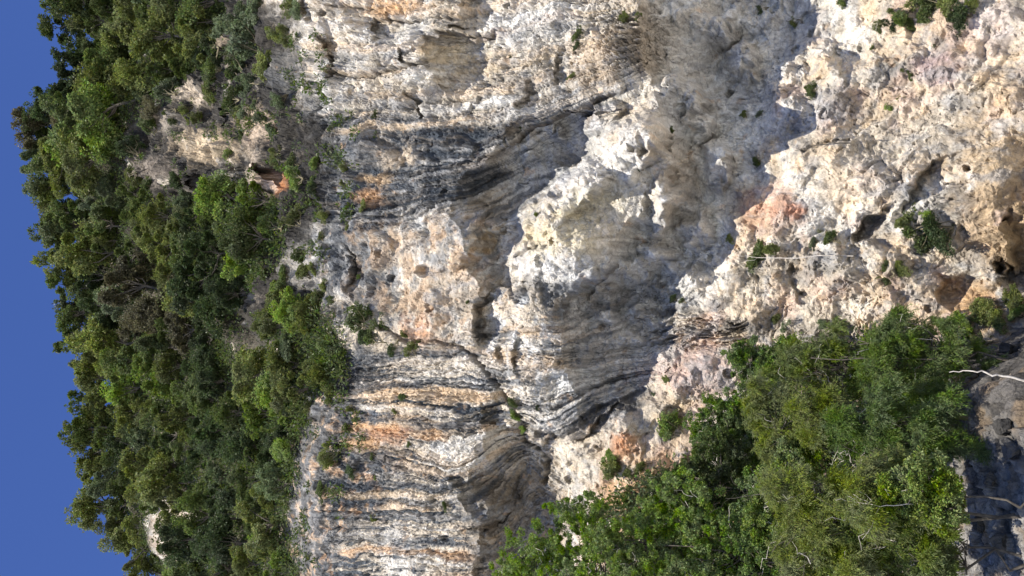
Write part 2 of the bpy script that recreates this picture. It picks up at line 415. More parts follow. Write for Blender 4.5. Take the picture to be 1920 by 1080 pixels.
def relief(px, py):
    ua = px + 5 * fbm(px / 30, py / 30, 2, 66); ub = py + 5 * fbm(px / 30, py / 30, 2, 67)
    ra, rb = 0.8 * ua + 0.6 * ub, -0.6 * ua + 0.8 * ub
    wx = px + 3 * fbm(px / 45, py / 45, 3, 61) + 14 * fbm(px / 160, py / 160, 2, 63) + 15 * tri(ra / 52, rb / 40, 80) + 9 * tri(rb / 23, ra / 19, 81) + 4 * tri(ra / 9, rb / 8, 82)
    wy = py + 3 * fbm(px / 45, py / 45, 3, 71) + 10 * fbm(px / 160, py / 160, 2, 73) + 13 * tri(ra / 48, rb / 44, 83) + 8 * tri(rb / 21, ra / 20, 84) + 4 * tri(ra / 9, rb / 8, 85)
    d = np.zeros(px.shape)
    for rows, soft in OVER:
        r = np.array(rows, float)
        m = (wy > r[0, 0]) & (wy < r[-1, 0])
        if not m.any(): continue
        y = wy[m]
        ex = np.interp(y, r[:, 0], r[:, 1]); dp = np.interp(y, r[:, 0], r[:, 2]) * (1.55 if r[:, 1].max() < 800 else 1.0); L = np.interp(y, r[:, 0], r[:, 3])
        u = wx[m] - ex
        back = np.clip(1 - u / L, 0, 1)
        back = np.where(L > 125, sstep(0.0, 0.52, back), back ** 1.1)
        rise = np.where(L > 125, np.clip(u / (0.34 * L), 0, 1) ** 0.8, sstep(-soft * 0.5, soft * 0.8, u))
        d[m] += dp * rise * back
    for bx, by, rx, ry, h in BUMPS:
        e = ((wx - bx) / rx) ** 2 + ((wy - by) / ry) ** 2
        m = e < 1
        d[m] -= h * (1 - e[m]) ** 1.3
    for a, b, w, h in RIDGE:
        ax, ay = a; vx, vy = b[0] - a[0], b[1] - a[1]; L2 = vx * vx + vy * vy
        t = np.clip(((wx - ax) * vx + (wy - ay) * vy) / L2, 0, 1)
        e = ((wx - ax - t * vx) ** 2 + (wy - ay - t * vy) ** 2) / (w * w)
        m = e < 1
        d[m] -= h * (1 - e[m]) ** 1.2
    return d

def inpoly(px, py, poly):
    ins = np.zeros(px.shape, bool); n = len(poly)
    for i in range(n):
        x1, y1 = poly[i]; x2, y2 = poly[(i + 1) % n]
        if y1 == y2: continue
        c = ((y1 > py) != (y2 > py)) & (px < (x2 - x1) * (py - y1) / (y2 - y1) + x1)
        ins ^= c
    return ins
def polydist(px, py, poly):
    """signed distance in px, positive inside"""
    d2 = np.full(px.shape, 1e12)
    for i in range(len(poly)):
        ax, ay = poly[i]; bx, by = poly[(i + 1) % len(poly)]
        vx, vy = bx - ax, by - ay; L2 = vx * vx + vy * vy + 1e-9
        t = np.clip(((px - ax) * vx + (py - ay) * vy) / L2, 0, 1)
        d2 = np.minimum(d2, (px - ax - t * vx) ** 2 + (py - ay - t * vy) ** 2)
    d = np.sqrt(d2)
    return np.where(inpoly(px, py, poly), d, -d)
def softpoly(px, py, poly, soft):
    xs = [p[0] for p in poly]; ys = [p[1] for p in poly]
    m = (px > min(xs) - soft) & (px < max(xs) + soft) & (py > min(ys) - soft) & (py < max(ys) + soft)
    r = np.zeros(px.shape)
    if m.any(): r[m] = sstep(-soft, soft, polydist(px[m], py[m], poly))
    return r

# grid: fine where the picture looks, coarse beyond it
def spaced(lo, fine0, fine1, hi, step, grow=1.35):
    a = list(np.arange(fine0, fine1, step))
    s = step; x = fine0; L = []
    while x > lo:
        s = min(s * grow, 40); x -= s; L.append(x)
    s = step; x = a[-1]; R = []
    while x < hi:
        s = min(s * grow, 40); x += s; R.append(x)
    return np.array(L[::-1] + a + R)
PYS = spaced(-700, -25, 1105, 1800, 1.75)
PYS = np.r_[PYS[PYS < -330], np.arange(-325, -28, 4.0), PYS[(PYS > -26) & (PYS < 1106)], np.arange(1109, 1405, 4.0), PYS[PYS > 1408]]
TS = np.r_[np.linspace(0, 1, 250)[:-1], 1 + np.arange(0, (1935 - 560) / 1.75) * 1.75, (1 + 1375) + np.cumsum(np.linspace(3, 30, 22))]
def ts_px(t, py):
    k = crest(py)
    return np.where(t < 1, k + t * (560 - k), 560 + (t - 1))
T2, PY2 = np.meshgrid(TS, PYS, indexing='ij')
PX2 = ts_px(T2, PY2)
NI, NJ = PX2.shape
px = PX2.ravel(); py = PY2.ravel()
rel = relief(px, py)
Yd = base_depth(px, py) + rel
dirs = ray(px, py)
P = CAM[None] + dirs * (Yd / dirs[:, 1])[:, None]
# normals of the smooth body
Yb = base_depth(px, py)
Pb = (CAM[None] + dirs * (Yb / dirs[:, 1])[:, None]).reshape(NI, NJ, 3)
gu = np.gradient(Pb, axis=0); gv = np.gradient(Pb, axis=1)
Nn = np.cross(gu, gv); Nn /= np.linalg.norm(Nn, axis=2, keepdims=True) + 1e-12
Nn = Nn.reshape(-1, 3); Nn *= np.where(Nn[:, 1] > 0, -1, 1)[:, None]

S = bedding(px, py)
X = P[:, 0]; Z = P[:, 2]
MPP = Yd / F_PX                    # metres per photo pixel
Sw = S + 7 * fbm(px / 60, py / 60, 3, 5) + 1.6 * fbm(px / 9, py / 9, 2, 6)
# along-bed coordinate
U = px + 0.4 * (py - S)

# zones over the rock
def blob(x, y, rx, ry, e=1.0):
    w = 0.35 * fbm(px / 40, py / 40, 4, 91)
    r = np.sqrt(((px - x) / rx) ** 2 + ((py - y) / ry) ** 2) + w
    return sstep(1.15, 0.55, r) * e
kx0 = px + 40 * fbm(px / 60, py / 60, 4, 192, 0.6); ky0 = py + 30 * fbm(px / 60, py / 60, 4, 193, 0.6)
z_block = softpoly(px, py, [(640, 660), (700, 670), (880, 660), (1000, 745), (985, 830), (900, 900), (860, 960), (900, 1130), (600, 1130), (600, 900)], 30)
z_fold = softpoly(px, py, [(880, 560), (1010, 520), (1180, 470), (1290, 540), (1240, 680), (1180, 780), (1010, 820), (960, 740), (880, 660)], 30)
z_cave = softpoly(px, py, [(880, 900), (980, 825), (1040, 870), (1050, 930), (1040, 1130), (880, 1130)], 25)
z_top = softpoly(px, py, [(560, -300), (1180, -300), (1180, 120), (1040, 200), (930, 235), (700, 245), (560, 230)], 30)
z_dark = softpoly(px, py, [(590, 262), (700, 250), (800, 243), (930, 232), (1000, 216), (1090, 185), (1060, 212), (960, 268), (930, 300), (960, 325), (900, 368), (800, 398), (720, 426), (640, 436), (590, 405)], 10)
kx = px + 45 * fbm(px / 70, py / 70, 4, 190, 0.6); ky = py + 30 * fbm(px / 70, py / 70, 4, 191, 0.6)
z_karst = softpoly(kx, ky, [(150, -50), (515, 0), (535, 120), (590, 230), (620, 300), (590, 430), (550, 520), (600, 560), (600, 640), (550, 700), (500, 640), (300, 560), (200, 450), (180, 200)], 25)
z_slats = np.maximum(softpoly(px, py, [(1120, 30), (1230, 20), (1265, 60), (1235, 130), (1160, 140)], 20), softpoly(px, py, [(1190, 590), (1300, 590), (1400, 605), (1395, 640), (1290, 655), (1200, 640)], 12))
z_low = softpoly(px, py, [(1380, -300), (2300, -300), (2300, 1500), (1200, 1500), (1190, 760), (1300, 600), (1350, 460), (1390, 300), (1520, 60)], 30)
z_alc = softpoly(px, py, [(1190, -300), (1520, -300), (1530, 60), (1390, 280), (1345, 480), (1290, 590), (1170, 540), (1150, 480), (1230, 380), (1240, 250)], 25)
z_grey = softpoly(kx0, ky0, [(560, 420), (700, 425), (735, 500), (745, 570), (715, 605), (640, 600), (560, 560)], 20)
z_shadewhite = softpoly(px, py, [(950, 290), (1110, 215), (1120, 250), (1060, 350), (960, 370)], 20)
strata = np.clip(0.25 + 0.75 * z_block + 0.7 * z_fold + 0.45 * z_top + 0.6 * z_cave + 0.3 * z_dark - 0.15 * z_low - 0.1 * z_alc, 0, 1)

# ---------------- relief at rock scale
def n1(s, seed):   # bands in bedding number, drifting along the bed
    return perlin(s, U / 260.0 + seed * 3.1, 200 + seed)
_bx = facets(U / 42.0 + 0.4 * fbm(px / 25, py / 25, 3, 185), Sw / 17.0, 5, 0, 1.0)[0]; _by = facets(U / 15.0 + 0.4 * fbm(px / 12, py / 12, 2, 186), Sw / 7.0, 6, 0, 1.0)[0]
brk = 3.4 * _bx + 1.7 * _by + 1.5 * tri(U / 34.0, Sw / 30.0, 75) + 1.2 * tri(U / 11.0, Sw / 9.0, 76)      # beds stepped by small joints
Sw = Sw + brk
band_a = n1(Sw / 15.0, 1)
band_b = n1(Sw / 5.2, 2)
band_c = n1(Sw / 2.5, 3)
Sb = Sw
band_a = n1(Sw / 11.5, 1)
patchy = fbm(U / 90, Sw / 25, 4, 78, 0.6)
d = 0.55 * fbm(X / 5.5, Z / 6.5, 3, 21)
rough = np.clip(0.6 + 0.6 * z_low + 1.0 * z_karst + 0.3 * z_grey + 0.45 * z_top + 0.4 * z_dark - 0.15 * z_block - 0.15 * z_fold - 0.1 * z_cave + 0.55 * z_alc + 0.1 * z_shadewhite, 0.12, 1.6)
A_ = (X - Z) * 0.7071; B_ = (X + Z) * 0.7071
A_ = A_ + 0.5 * fbm(X / 1.3, Z / 1.3, 4, 41, 0.55); B_ = B_ + 0.5 * fbm(X / 1.3, Z / 1.3, 4, 43, 0.55)
f1, e1, h1 = facets(A_ / 3.0, B_ / 1.9, 1, 1.5, 0.35); f1 = f1 * sstep(0, 0.16, e1)
f2, e2, h2 = facets(A_ / 1.15, B_ / 0.75, 2, 1.6, 0.40); f2 = f2 * sstep(0, 0.2, e2)
f3, e3, h3 = facets(A_ / 0.45, B_ / 0.30, 3, 1.5, 0.5); f3 = f3 * sstep(0, 0.28, e3)
# blocks that follow the beds
fb, eb, hb = facets(U * MPP / 1.5 + 0.2 * fbm(X, Z, 2, 47), Sw * MPP / 0.55, 4, 1.0, 0.6); fb = fb * sstep(0, 0.2, eb)
rm = np.clip(0.95 + 1.0 * fbm(X / 3.5, Z / 3.5, 3, 62), 0.35, 1.7)      # calm and ragged patches
TX = X + 0.30 * fbm(X / 1.7, Z / 1.7, 3, 64); TZ = Z + 0.30 * fbm(X / 1.7, Z / 1.7, 3, 65)
c1, s1 = math.cos(0.5), math.sin(0.5); c2, s2 = math.cos(1.1), math.sin(1.1)
t1 = tri(A_ / 2.9, B_ / 1.9, 70); t2 = tri((TX * c1 - TZ * s1) / 1.25, (TX * s1 + TZ * c1) / 0.9, 71)
t3 = tri((TX * c2 - TZ * s2) / 0.55, (TX * s2 + TZ * c2) / 0.42, 72); t4 = tri(A_ / 0.26, B_ / 0.20, 73); t5 = tri(TX / 0.14, TZ / 0.13, 74)
d += rough * (0.50 * t1 + rm * (0.30 * t2 + 0.14 * t3 + 0.06 * t4 + 0.026 * t5))
d += rough * (0.22 * f1 + rm * (0.12 * f2 + 0.045 * f3))
d += strata * (0.5 + 0.5 * rough) * 0.10 * fb
d += (0.06 + 0.10 * strata) * band_a + 0.12 * strata * np.clip(band_b * 2.5, -1, 1) + 0.06 * strata * np.clip(band_c * 2.5, -1, 1)
d += z_slats * (0.38 * np.clip(perlin(Sw / 4.5, U / 60, 301) * 3, -1, 1))
mid = ridged(X / 1.6, Z / 2.2, 4, 51)
d += 0.06 * (mid - 0.6) * rough
grit = ridged(A_ / 0.55, B_ / 0.38, 4, 53)
d += (0.025 + 0.055 * np.clip(rough, 0, 1)) * rm * (grit - 0.6)
pit = sstep(0.38, 0.62, fbm(A_ / 0.40, B_ / 0.26, 3, 54, 0.6) + 0.25 * fbm(X / 2.5, Z / 2.5, 2, 59))
d -= pit * (0.03 + 0.11 * np.clip(rough, 0, 1)) * rm
# fluted, knife-edged weathering high up
fl = np.abs(perlin(X / 0.8 + 0.6 * fbm(X, Z / 3, 2, 57), Z / 4.0, 55)) + 0.5 * np.abs(perlin(X / 0.35, Z / 2.0, 56))
d += z_karst * (0.5 - 1.1 * fl) * 0.10 + z_karst * 0.8 * (ridged(A_ / 3.2, B_ / 3.8, 5, 58) - 0.6)
jt = np.abs(perlin(U / 55.0 + 0.25 * fbm(px / 30, py / 30, 2, 183), Sw / 120.0, 184))
d -= np.clip(strata - 0.3, 0, 1) * 0.16 * sstep(0.05, 0.0, jt)
# little solution holes
hx, hy, hid, hf, hf2 = voronoi(X / 1.7, Z / 1.7, 9)
hole = (hf < 0.10 + 0.10 * (_r1[hid] + 1) / 2) & (_r2[hid] > 0.82)
d -= np.where(hole, 0.35, 0) * (1 - z_karst)
HOLES = [(1038, 453, 6, 8, .8), (727, 522, 10, 7, .9), (1098, 203, 12, 14, .8), (1063, 300, 22, 12, .35), (1040, 362, 14, 10, .5), (1180, 275, 6, 9, .7), (985, 340, 8, 6, .4), (1050, 680, 5, 6, .5),
         (1366, 175, 8, 8, .7), (1520, 60, 9, 10, .6), (1420, 72, 18, 14, .4), (1245, 520, 14, 26, .5), (790, 508, 14, 12, .7), (1815, 316, 7, 6, .7), (1480, 505, 6, 12, .7), (815, 935, 7, 6, .6), (518, 325, 9, 16, .9)]
for hx_, hy_, rx, ry, dep in HOLES:
    e = ((px - hx_ + 3 * fbm(px / 8, py / 8, 2, 77)) / rx) ** 2 + ((py - hy_) / ry) ** 2
    d -= dep * sstep(1.2, 0.6, e)
# joints and cracks
CRACKS = [([(878, 664), (905, 690), (925, 715), (950, 745), (965, 765), (975, 790), (980, 826)], 4, .7), ([(980, 826), (1000, 835), (1015, 850), (1026, 868), (1030, 885), (1022, 905)], 4, .6),
          ([(872, 993), (917, 996), (944, 977), (967, 940), (969, 915), (967, 893)], 2.5, .3), ([(896, 297), (957, 272), (1004, 239), (1054, 214), (1096, 194), (1138, 180)], 3.5, .35),
          ([(700, 40), (740, 36), (765, 42), (790, 34), (840, 32)], 3, .4), ([(820, 60), (850, 62), (900, 66), (920, 70)], 4, .4), ([(620, 140), (690, 145), (730, 135), (790, 125), (810, 118)], 4, .5),
          ([(1010, 460), (990, 470), (965, 480)], 3, .3), ([(700, 20), (660, 18), (630, 15)], 3, .3), ([(640, 480), (660, 500), (690, 520)], 3, .4), ([(1500, 280), (1540, 268), (1590, 262)], 3, .25),
          ([(1150, 500), (1120, 530), (1100, 560)], 3, .3), ([(720, 610), (760, 640), (800, 640), (860, 650), (880, 664)], 4, .4), ([(955, 940), (920, 945), (912, 930), (935, 905)], 2.5, .3)]
crackm = np.zeros(px.shape)
for pts, w, dep in CRACKS:
    wxx = px + 4 * fbm(px / 14, py / 14, 2, 33); wyy = py + 4 * fbm(px / 14, py / 14, 2, 34)
    best = np.full(px.shape, 1e9)
    for (ax, ay), (bx, by) in zip(pts[:-1], pts[1:]):
        vx, vy = bx - ax, by - ay
        t = np.clip(((wxx - ax) * vx + (wyy - ay) * vy) / (vx * vx + vy * vy), 0, 1)
        best = np.minimum(best, (wxx - ax - t * vx) ** 2 + (wyy - ay - t * vy) ** 2)
    c = sstep(w * 1.4, w * 0.4, np.sqrt(best))
    crackm = np.maximum(crackm, c); d -= dep * c
P = P + Nn * d[:, None]

# ---------------- colour of the stone, with some shade painted into it
def mixc(col, c, f):
    f = np.clip(f, 0, 1)[:, None]
    return col * (1 - f) + np.array(c)[None] * f
big = fbm(X / 6, Z / 6, 4, 101); med = fbm(X / 1.5, Z / 1.5, 5, 102, 0.6); fine = fbm(X / 0.35, Z / 0.35, 4, 103, 0.6)
CREAM = (0.57, 0.505, 0.41); WHITE = (0.70, 0.685, 0.645); BEIGE = (0.46, 0.39, 0.30); OCHRE = (0.56, 0.35, 0.18); PINK = (0.54, 0.40, 0.32)
GREY = (0.165, 0.175, 0.185); SLATE = (0.055, 0.067, 0.083); DARK = (0.028, 0.028, 0.030); ORANGE = (0.52, 0.25, 0.12); BROWN = (0.23, 0.185, 0.13); KARST = (0.032, 0.030, 0.027)
col = np.tile(np.array(CREAM), (len(px), 1))
col = mixc(col, WHITE, sstep(0.05, 0.6, big + 0.6 * med) * 0.7)
col = mixc(col, BEIGE, sstep(0.1, 0.55, -big + 0.5 * med) * 0.7)
col = mixc(col, PINK, z_low * sstep(-0.12, 0.3, fbm(X / 4, Z / 4, 4, 104, 0.6)) * 0.8)
col = mixc(col, (0.60, 0.47, 0.32), z_low * sstep(-0.05, 0.3, fbm(X / 2.6, Z / 2.6, 4, 105, 0.6)) * 0.7)
col = mixc(col, GREY, z_low * sstep(0.12, 0.5, fbm(X / 2.2, Z / 2.2, 5, 106, 0.6)) * 0.6)
# beds
bands = np.clip(0.5 + 0.65 * band_a + 0.55 * band_b + 0.45 * band_c + 0.35 * patchy, 0, 1)
col = mixc(col, WHITE, strata * sstep(0.62, 0.95, bands) * 0.6)
tan = n1(Sw / 27.0, 6)
col = mixc(col, (0.57, 0.42, 0.27), strata * sstep(0.05, 0.4, tan) * 0.65)
col = mixc(col, GREY, strata * sstep(0.46, 0.16, bands) * 0.7)
col = mixc(col, (0.075, 0.09, 0.11), np.clip(z_block + 0.45 * z_fold, 0, 1) * sstep(0.44, 0.12, bands) * 0.95)
# alcove, cave, fold: cool pale shade tone painted into alcove and fold
col = mixc(col, (0.57, 0.565, 0.54), z_alc * 0.8)
col = mixc(col, (0.64, 0.655, 0.66), z_alc * sstep(0.0, 0.35, fbm(X / 2, Z / 2, 4, 107, 0.6)) * 0.8)
col = mixc(col, (0.40, 0.34, 0.26), z_alc * sstep(0.2, 0.55, fbm(X / 1.6, Z / 2.6, 4, 117, 0.6)) * 0.2)
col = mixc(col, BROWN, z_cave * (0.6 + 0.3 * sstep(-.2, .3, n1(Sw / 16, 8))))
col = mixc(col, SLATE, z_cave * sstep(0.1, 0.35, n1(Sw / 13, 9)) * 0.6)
col = mixc(col, (0.38, 0.385, 0.385), z_fold * 0.6 * sstep(1040, 1090, px))
col = mixc(col, (0.64, 0.655, 0.66), z_fold * sstep(0.15, 0.5, fbm(X / 1.4, Z / 0.7, 4, 108)) * 0.6)
col = mixc(col, (0.55, 0.555, 0.555), z_shadewhite * 0.8)  # bluish white of the shaded recess put into the stone colour
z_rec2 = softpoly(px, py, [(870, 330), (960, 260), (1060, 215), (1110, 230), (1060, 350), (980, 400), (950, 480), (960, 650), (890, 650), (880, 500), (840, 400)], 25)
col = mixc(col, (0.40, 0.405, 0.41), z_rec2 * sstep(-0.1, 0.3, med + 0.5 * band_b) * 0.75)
lay = n1(Sw / 8.5, 12) + 0.6 * n1(Sw / 3.8, 13)
z_lay = 0.0 * px
z_foldlay = np.clip(z_fold * sstep(960, 1060, px) + 0.8 * z_cave, 0, 1)
col = mixc(col, (0.17, 0.19, 0.215), z_foldlay * sstep(0.06, 0.4, lay + 0.45 * patchy) * 0.6)
col = mixc(col, (0.62, 0.635, 0.64), z_foldlay * (1 - 0.6 * z_cave) * sstep(0.1, 0.4, -lay) * 0.6)
z_lay = softpoly(px, py, [(600, 200), (800, 215), (940, 215), (1080, 150), (1200, 130), (1150, 230), (1060, 330), (1000, 400), (960, 470), (880, 560), (780, 500), (640, 450)], 25)
col = mixc(col, (0.13, 0.145, 0.165), z_lay * sstep(0.02, 0.3, lay) * 0.75)
col = mixc(col, (0.62, 0.62, 0.60), z_lay * sstep(0.1, 0.45, -lay) * 0.5)
# dark grey bands, darkened further for spur shadows, and weathered upper rock
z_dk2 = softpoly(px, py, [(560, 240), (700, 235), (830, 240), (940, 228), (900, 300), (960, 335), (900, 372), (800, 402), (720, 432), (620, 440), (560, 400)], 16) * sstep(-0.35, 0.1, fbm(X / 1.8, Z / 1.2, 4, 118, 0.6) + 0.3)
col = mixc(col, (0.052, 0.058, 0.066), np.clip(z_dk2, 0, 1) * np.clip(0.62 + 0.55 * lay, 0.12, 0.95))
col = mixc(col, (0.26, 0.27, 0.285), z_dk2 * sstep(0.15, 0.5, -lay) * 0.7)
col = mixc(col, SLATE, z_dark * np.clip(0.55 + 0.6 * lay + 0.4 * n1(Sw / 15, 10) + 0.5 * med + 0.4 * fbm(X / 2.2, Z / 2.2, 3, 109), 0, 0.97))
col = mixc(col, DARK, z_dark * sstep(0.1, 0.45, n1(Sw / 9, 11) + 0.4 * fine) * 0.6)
col = mixc(col, SLATE, z_grey * sstep(-0.5, 0.1, fbm(X / 1.6, Z / 1.6, 4, 110) + 0.5 * band_a) * 0.8)
kn = fbm(X / 3.2, Z / 3.2, 4, 111) + 0.4 * med
col = mixc(col, KARST, z_karst * sstep(0.95, 0.30, kn + 0.12 * fine) * 0.97)
z_edge = softpoly(px, py, [(540, 720), (640, 700), (680, 790), (740, 860), (720, 960), (640, 1010), (600, 1150), (520, 1150)], 25)
ke = fbm(X / 1.3, Z / 1.1, 5, 170, 0.6)
col = mixc(col, SLATE, z_edge * sstep(-0.42, 0.02, ke) * 0.85)
col = mixc(col, (0.50, 0.29, 0.15), z_edge * sstep(0.12, 0.4, -ke) * 0.6)
col = mixc(col, KARST, z_edge * sstep(0.1, 0.35, fbm(X / 0.8, Z / 0.7, 4, 171)) * 0.8)
z_rust = softpoly(px, py, [(640, 430), (760, 420), (900, 400), (960, 470), (880, 560), (870, 650), (780, 650), (700, 560), (640, 540)], 25)
kr = fbm(X / 1.5, Z / 1.3, 5, 172, 0.6)
col = mixc(col, (0.48, 0.34, 0.22), z_rust * sstep(-0.1, 0.3, kr) * 0.75)
col = mixc(col, GREY, z_rust * sstep(0.05, 0.35, -kr) * 0.7)
col = mixc(col, DARK, z_karst * sstep(0.12, 0.5, fbm(X / 0.7, Z / 2.2, 4, 112)) * 0.75)
STRIPES = [  # explicit beds: bedding number, px range, half thickness, colour, strength
 (722, 690, 935, 5.5, SLATE, .9), (790, 670, 960, 6, SLATE, .9), (799, 760, 900, 3, SLATE, .7), (700, 640, 760, 5, SLATE, .7), (664, 700, 900, 9, SLATE, .8), (824, 700, 830, 4, SLATE, .7), (905, 640, 990, 8, SLATE, .9), (876, 640, 850, 5, SLATE, .6), (852, 740, 850, 3, SLATE, .6),
 (940, 600, 930, 8, SLATE, .7), (968, 600, 930, 7, GREY, .8), (990, 860, 975, 6, DARK, .7), (1015, 600, 850, 6, GREY, .8), (755, 960, 1230, 5, DARK, .85), (748, 1060, 1220, 8, SLATE, .7), (812, 1000, 1200, 12, DARK, .85), (690, 900, 990, 9, GREY, .8),
 (737, 640, 950, 8, (0.60, 0.44, 0.28), .7), (810, 640, 830, 10, (0.58, 0.37, 0.2), .75), (845, 660, 900, 9, (0.56, 0.44, 0.31), .6), (925, 600, 840, 8, (0.6, 0.46, 0.3), .6), (1035, 640, 870, 7, (0.58, 0.38, 0.22), .7), (680, 730, 1000, 6, (0.6, 0.53, 0.44), .7), (712, 640, 900, 4, WHITE, .7),
 (244, 600, 960, 5, (0.58, 0.44, 0.3), .0), (228, 640, 900, 7, (0.58, 0.45, 0.31), .75), (204, 780, 960, 6, WHITE, .7), (186, 660, 800, 12, GREY, .55), (212, 600, 790, 13, SLATE, .7), (62, 880, 1080, 8, (0.56, 0.47, 0.42), .7), (40, 900, 1090, 10, WHITE, .8), (84, 880, 1060, 10, WHITE, .6), (130, 860, 1040, 6, (.64, .55, .42), .8), (100, 700, 1000, 3, (.45, .4, .35), .5),
 (630, 1180, 1400, 5, DARK, .7), (545, 860, 960, 6, WHITE, .6), (538, 870, 970, 5, (.36, .27, .2), .7), (560, 880, 950, 10, BROWN, .5), (640, 820, 880, 4, SLATE, .7), (272, 920, 1090, 5, SLATE, .8), (285, 900, 1100, 4, (.5, .47, .42), .7), (298, 880, 1130, 3, (.2, .17, .14), .8), (320, 860, 960, 12, (.3, .26, .22), .6)]
for s0, xa, xb, w, c, st in STRIPES:
    m = sstep(xa - 25, xa + 15, px) * sstep(xb + 25, xb - 15, px)
    w2 = w * (1 + 0.5 * perlin(U / 70, np.full(px.shape, s0 * .37), 400))
    w2 = w2 * 0.85
    k = sstep(w2 + 3.0, w2 - 2.0, np.abs(Sw - s0 + 3.5 * fine + 2.5 * med))
    col = mixc(col, c, m * k * st * np.clip(0.95 + 0.9 * patchy + 0.4 * med, 0, 0.97))
BLOBS = [
 (735, 8, 60, 26, OCHRE, .75), (860, 100, 55, 40, (.6, .5, .34), .7), (1000, 50, 90, 60, WHITE, .55), (1120, 110, 55, 50, (.5, .4, .29), .7), (1210, 100, 40, 60, (.3, .25, .19), .5),
 (790, 615, 36, 34, ORANGE, .5), (715, 815, 50, 18, ORANGE, .5), (670, 830, 40, 14, OCHRE, .7), (1168, 835, 26, 34, ORANGE, .95), (1180, 930, 60, 46, (.6, .36, .19), .85), (1450, 390, 60, 34, (.5, .29, .2), .75), (1490, 395, 24, 18, (.52, .27, .18), .7),
 (1880, 310, 90, 130, (.46, .35, .225), .85), (1895, 450, 70, 110, (.42, .31, .19), .85), (1840, 420, 50, 60, (.5, .38, .25), .7), (1800, 560, 60, 30, (.5, .36, .2), .6), (1860, 590, 70, 40, (.48, .33, .17), .8), (522, 345, 18, 22, ORANGE, .9), (505, 345, 20, 18, (.62, .5, .4), .9), (1290, 690, 110, 60, (.52, .39, .34), .7), (1760, 135, 45, 40, (.42, .32, .31), .7), (1640, 330, 110, 60, (.52, .46, .38), .5),
 (1580, 60, 60, 90, WHITE, .7), (1040, 500, 90, 40, WHITE, .75), (1060, 440, 80, 50, (.64, .56, .38), .7), (1150, 330, 90, 90, WHITE, .75), (1110, 390, 60, 40, (.6, .53, .36), .6), (1270, 330, 50, 70, (.52, .44, .33), .5), (1215, 250, 35, 30, WHITE, .7), (1340, 480, 40, 90, WHITE, .6), (1210, 640, 60, 60, WHITE, .55),
 (390, 275, 60, 34, (.6, .48, .33), .85), (415, 60, 30, 20, (.55, .45, .34), .8), (405, 80, 24, 14, (.58, .46, .33), .8), (545, 130, 40, 50, GREY, .7), (570, 60, 40, 40, (.4, .38, .34), .7), (300, 230, 40, 24, (.4, .35, .29), .6), (280, 320, 50, 30, (.26, .22, .18), .7), (440, 400, 40, 24, (.3, .28, .25), .7), (560, 500, 40, 40, (.34, .32, .29), .7), (480, 240, 34, 36, (.6, .48, .36), .7), (360, 180, 28, 22, (.62, .52, .4), .7), (430, 340, 36, 26, (.5, .47, .42), .7), (480, 310, 26, 30, (.55, .46, .36), .7), (330, 1005, 46, 56, (.55, .43, .34), .85), (545, 660, 30, 22, (.62, .55, .46), .8), (450, 560, 34, 26, (.42, .4, .37), .6), (380, 490, 26, 20, (.56, .48, .38), .8),
 (745, 295, 46, 20, (.6, .5, .38), .85), (700, 337, 36, 12, (.58, .42, .26), .85), (690, 370, 30, 18, (.5, .3, .16), .7), (775, 352, 20, 9, GREY, .8), (660, 690, 60, 50, SLATE, .85), (650, 720, 40, 40, DARK, .6), (620, 480, 40, 50, SLATE, .5), (680, 520, 60, 40, SLATE, .6), (740, 470, 70, 40, (.47, .38, .29), .5), (850, 540, 60, 40, (.5, .4, .29), .5),
 (870, 420, 36, 22, (.38, .35, .31), .6), (910, 455, 22, 22, (.55, .43, .27), .8), (995, 535, 32, 26, DARK, .5), (1050, 545, 40, 20, GREY, .6), (1050, 590, 25, 25, SLATE, .6), (1345, 615, 60, 16, DARK, .6), (1790, 390, 40, 40, GREY, .5), (1720, 350, 40, 60, GREY, .45), (1640, 430, 50, 30, GREY, .5), (1540, 210, 60, 30, (.52, .51, .51), .6), (1575, 190, 40, 30, GREY, .5), (1830, 560, 60, 40, OCHRE, .5), (1500, 620, 60, 20, (.3, .28, .25), .5),
 (640, 300, 60, 36, GREY, .4), (590, 190, 30, 40, GREY, .5), (600, 250, 40, 50, KARST, .6), (540, 90, 40, 80, KARST, .6), (1060, 840, 25, 16, (.66, .6, .5), .7), (1010, 850, 20, 14, WHITE, .5), (1090, 890, 60, 24, (.55, .5, .42), .6), (1180, 100, 20, 60, GREY, .4), (1100, 215, 20, 25, (.2, .17, .15), .7), (1065, 300, 24, 14, (.3, .26, .2), .6), (1870, 60, 50, 70, (.6, .52, .5), .5),
]
for x, y, rx, ry, c, st in BLOBS:
    m = (np.abs(px - x) < rx * 2) & (np.abs(py - y) < ry * 2)
    w = 0.85 * med[m] + 0.5 * fine[m] + 0.25 * patchy[m]
    r = np.sqrt(((px[m] - x) / rx) ** 2 + ((py[m] - y) / ry) ** 2) + w
    f = (sstep(1.25, 0.45, r) * min(1.0, st * 1.25) * np.clip(0.85 + 0.5 * fine[m] + 0.4 * med[m], 0.2, 1))[:, None]
    col[m] = col[m] * (1 - f) + np.array(c)[None] * f
# grey weathering in ragged patches and streaks down the wall
gw = fbm(X / 1.0 + 3, Z / 1.7, 5, 180, 0.62) + 0.35 * fbm(X / 5, Z / 5, 2, 181)
col = mixc(col, (0.33, 0.335, 0.34), sstep(0.12, 0.5, gw) * 0.55 * (1 - 0.6 * z_block) * (1 - z_karst) * (1 - z_dark))
st = fbm(X / 0.45, Z / 3.2, 4, 182, 0.6)
col = mixc(col, (0.27, 0.27, 0.27), sstep(0.18, 0.5, st) * np.clip(0.25 + 0.5 * z_alc + 0.4 * z_shadewhite + 0.3 * z_top, 0, .7) * sstep(-0.2, 0.3, med + big) * (1 - z_karst))
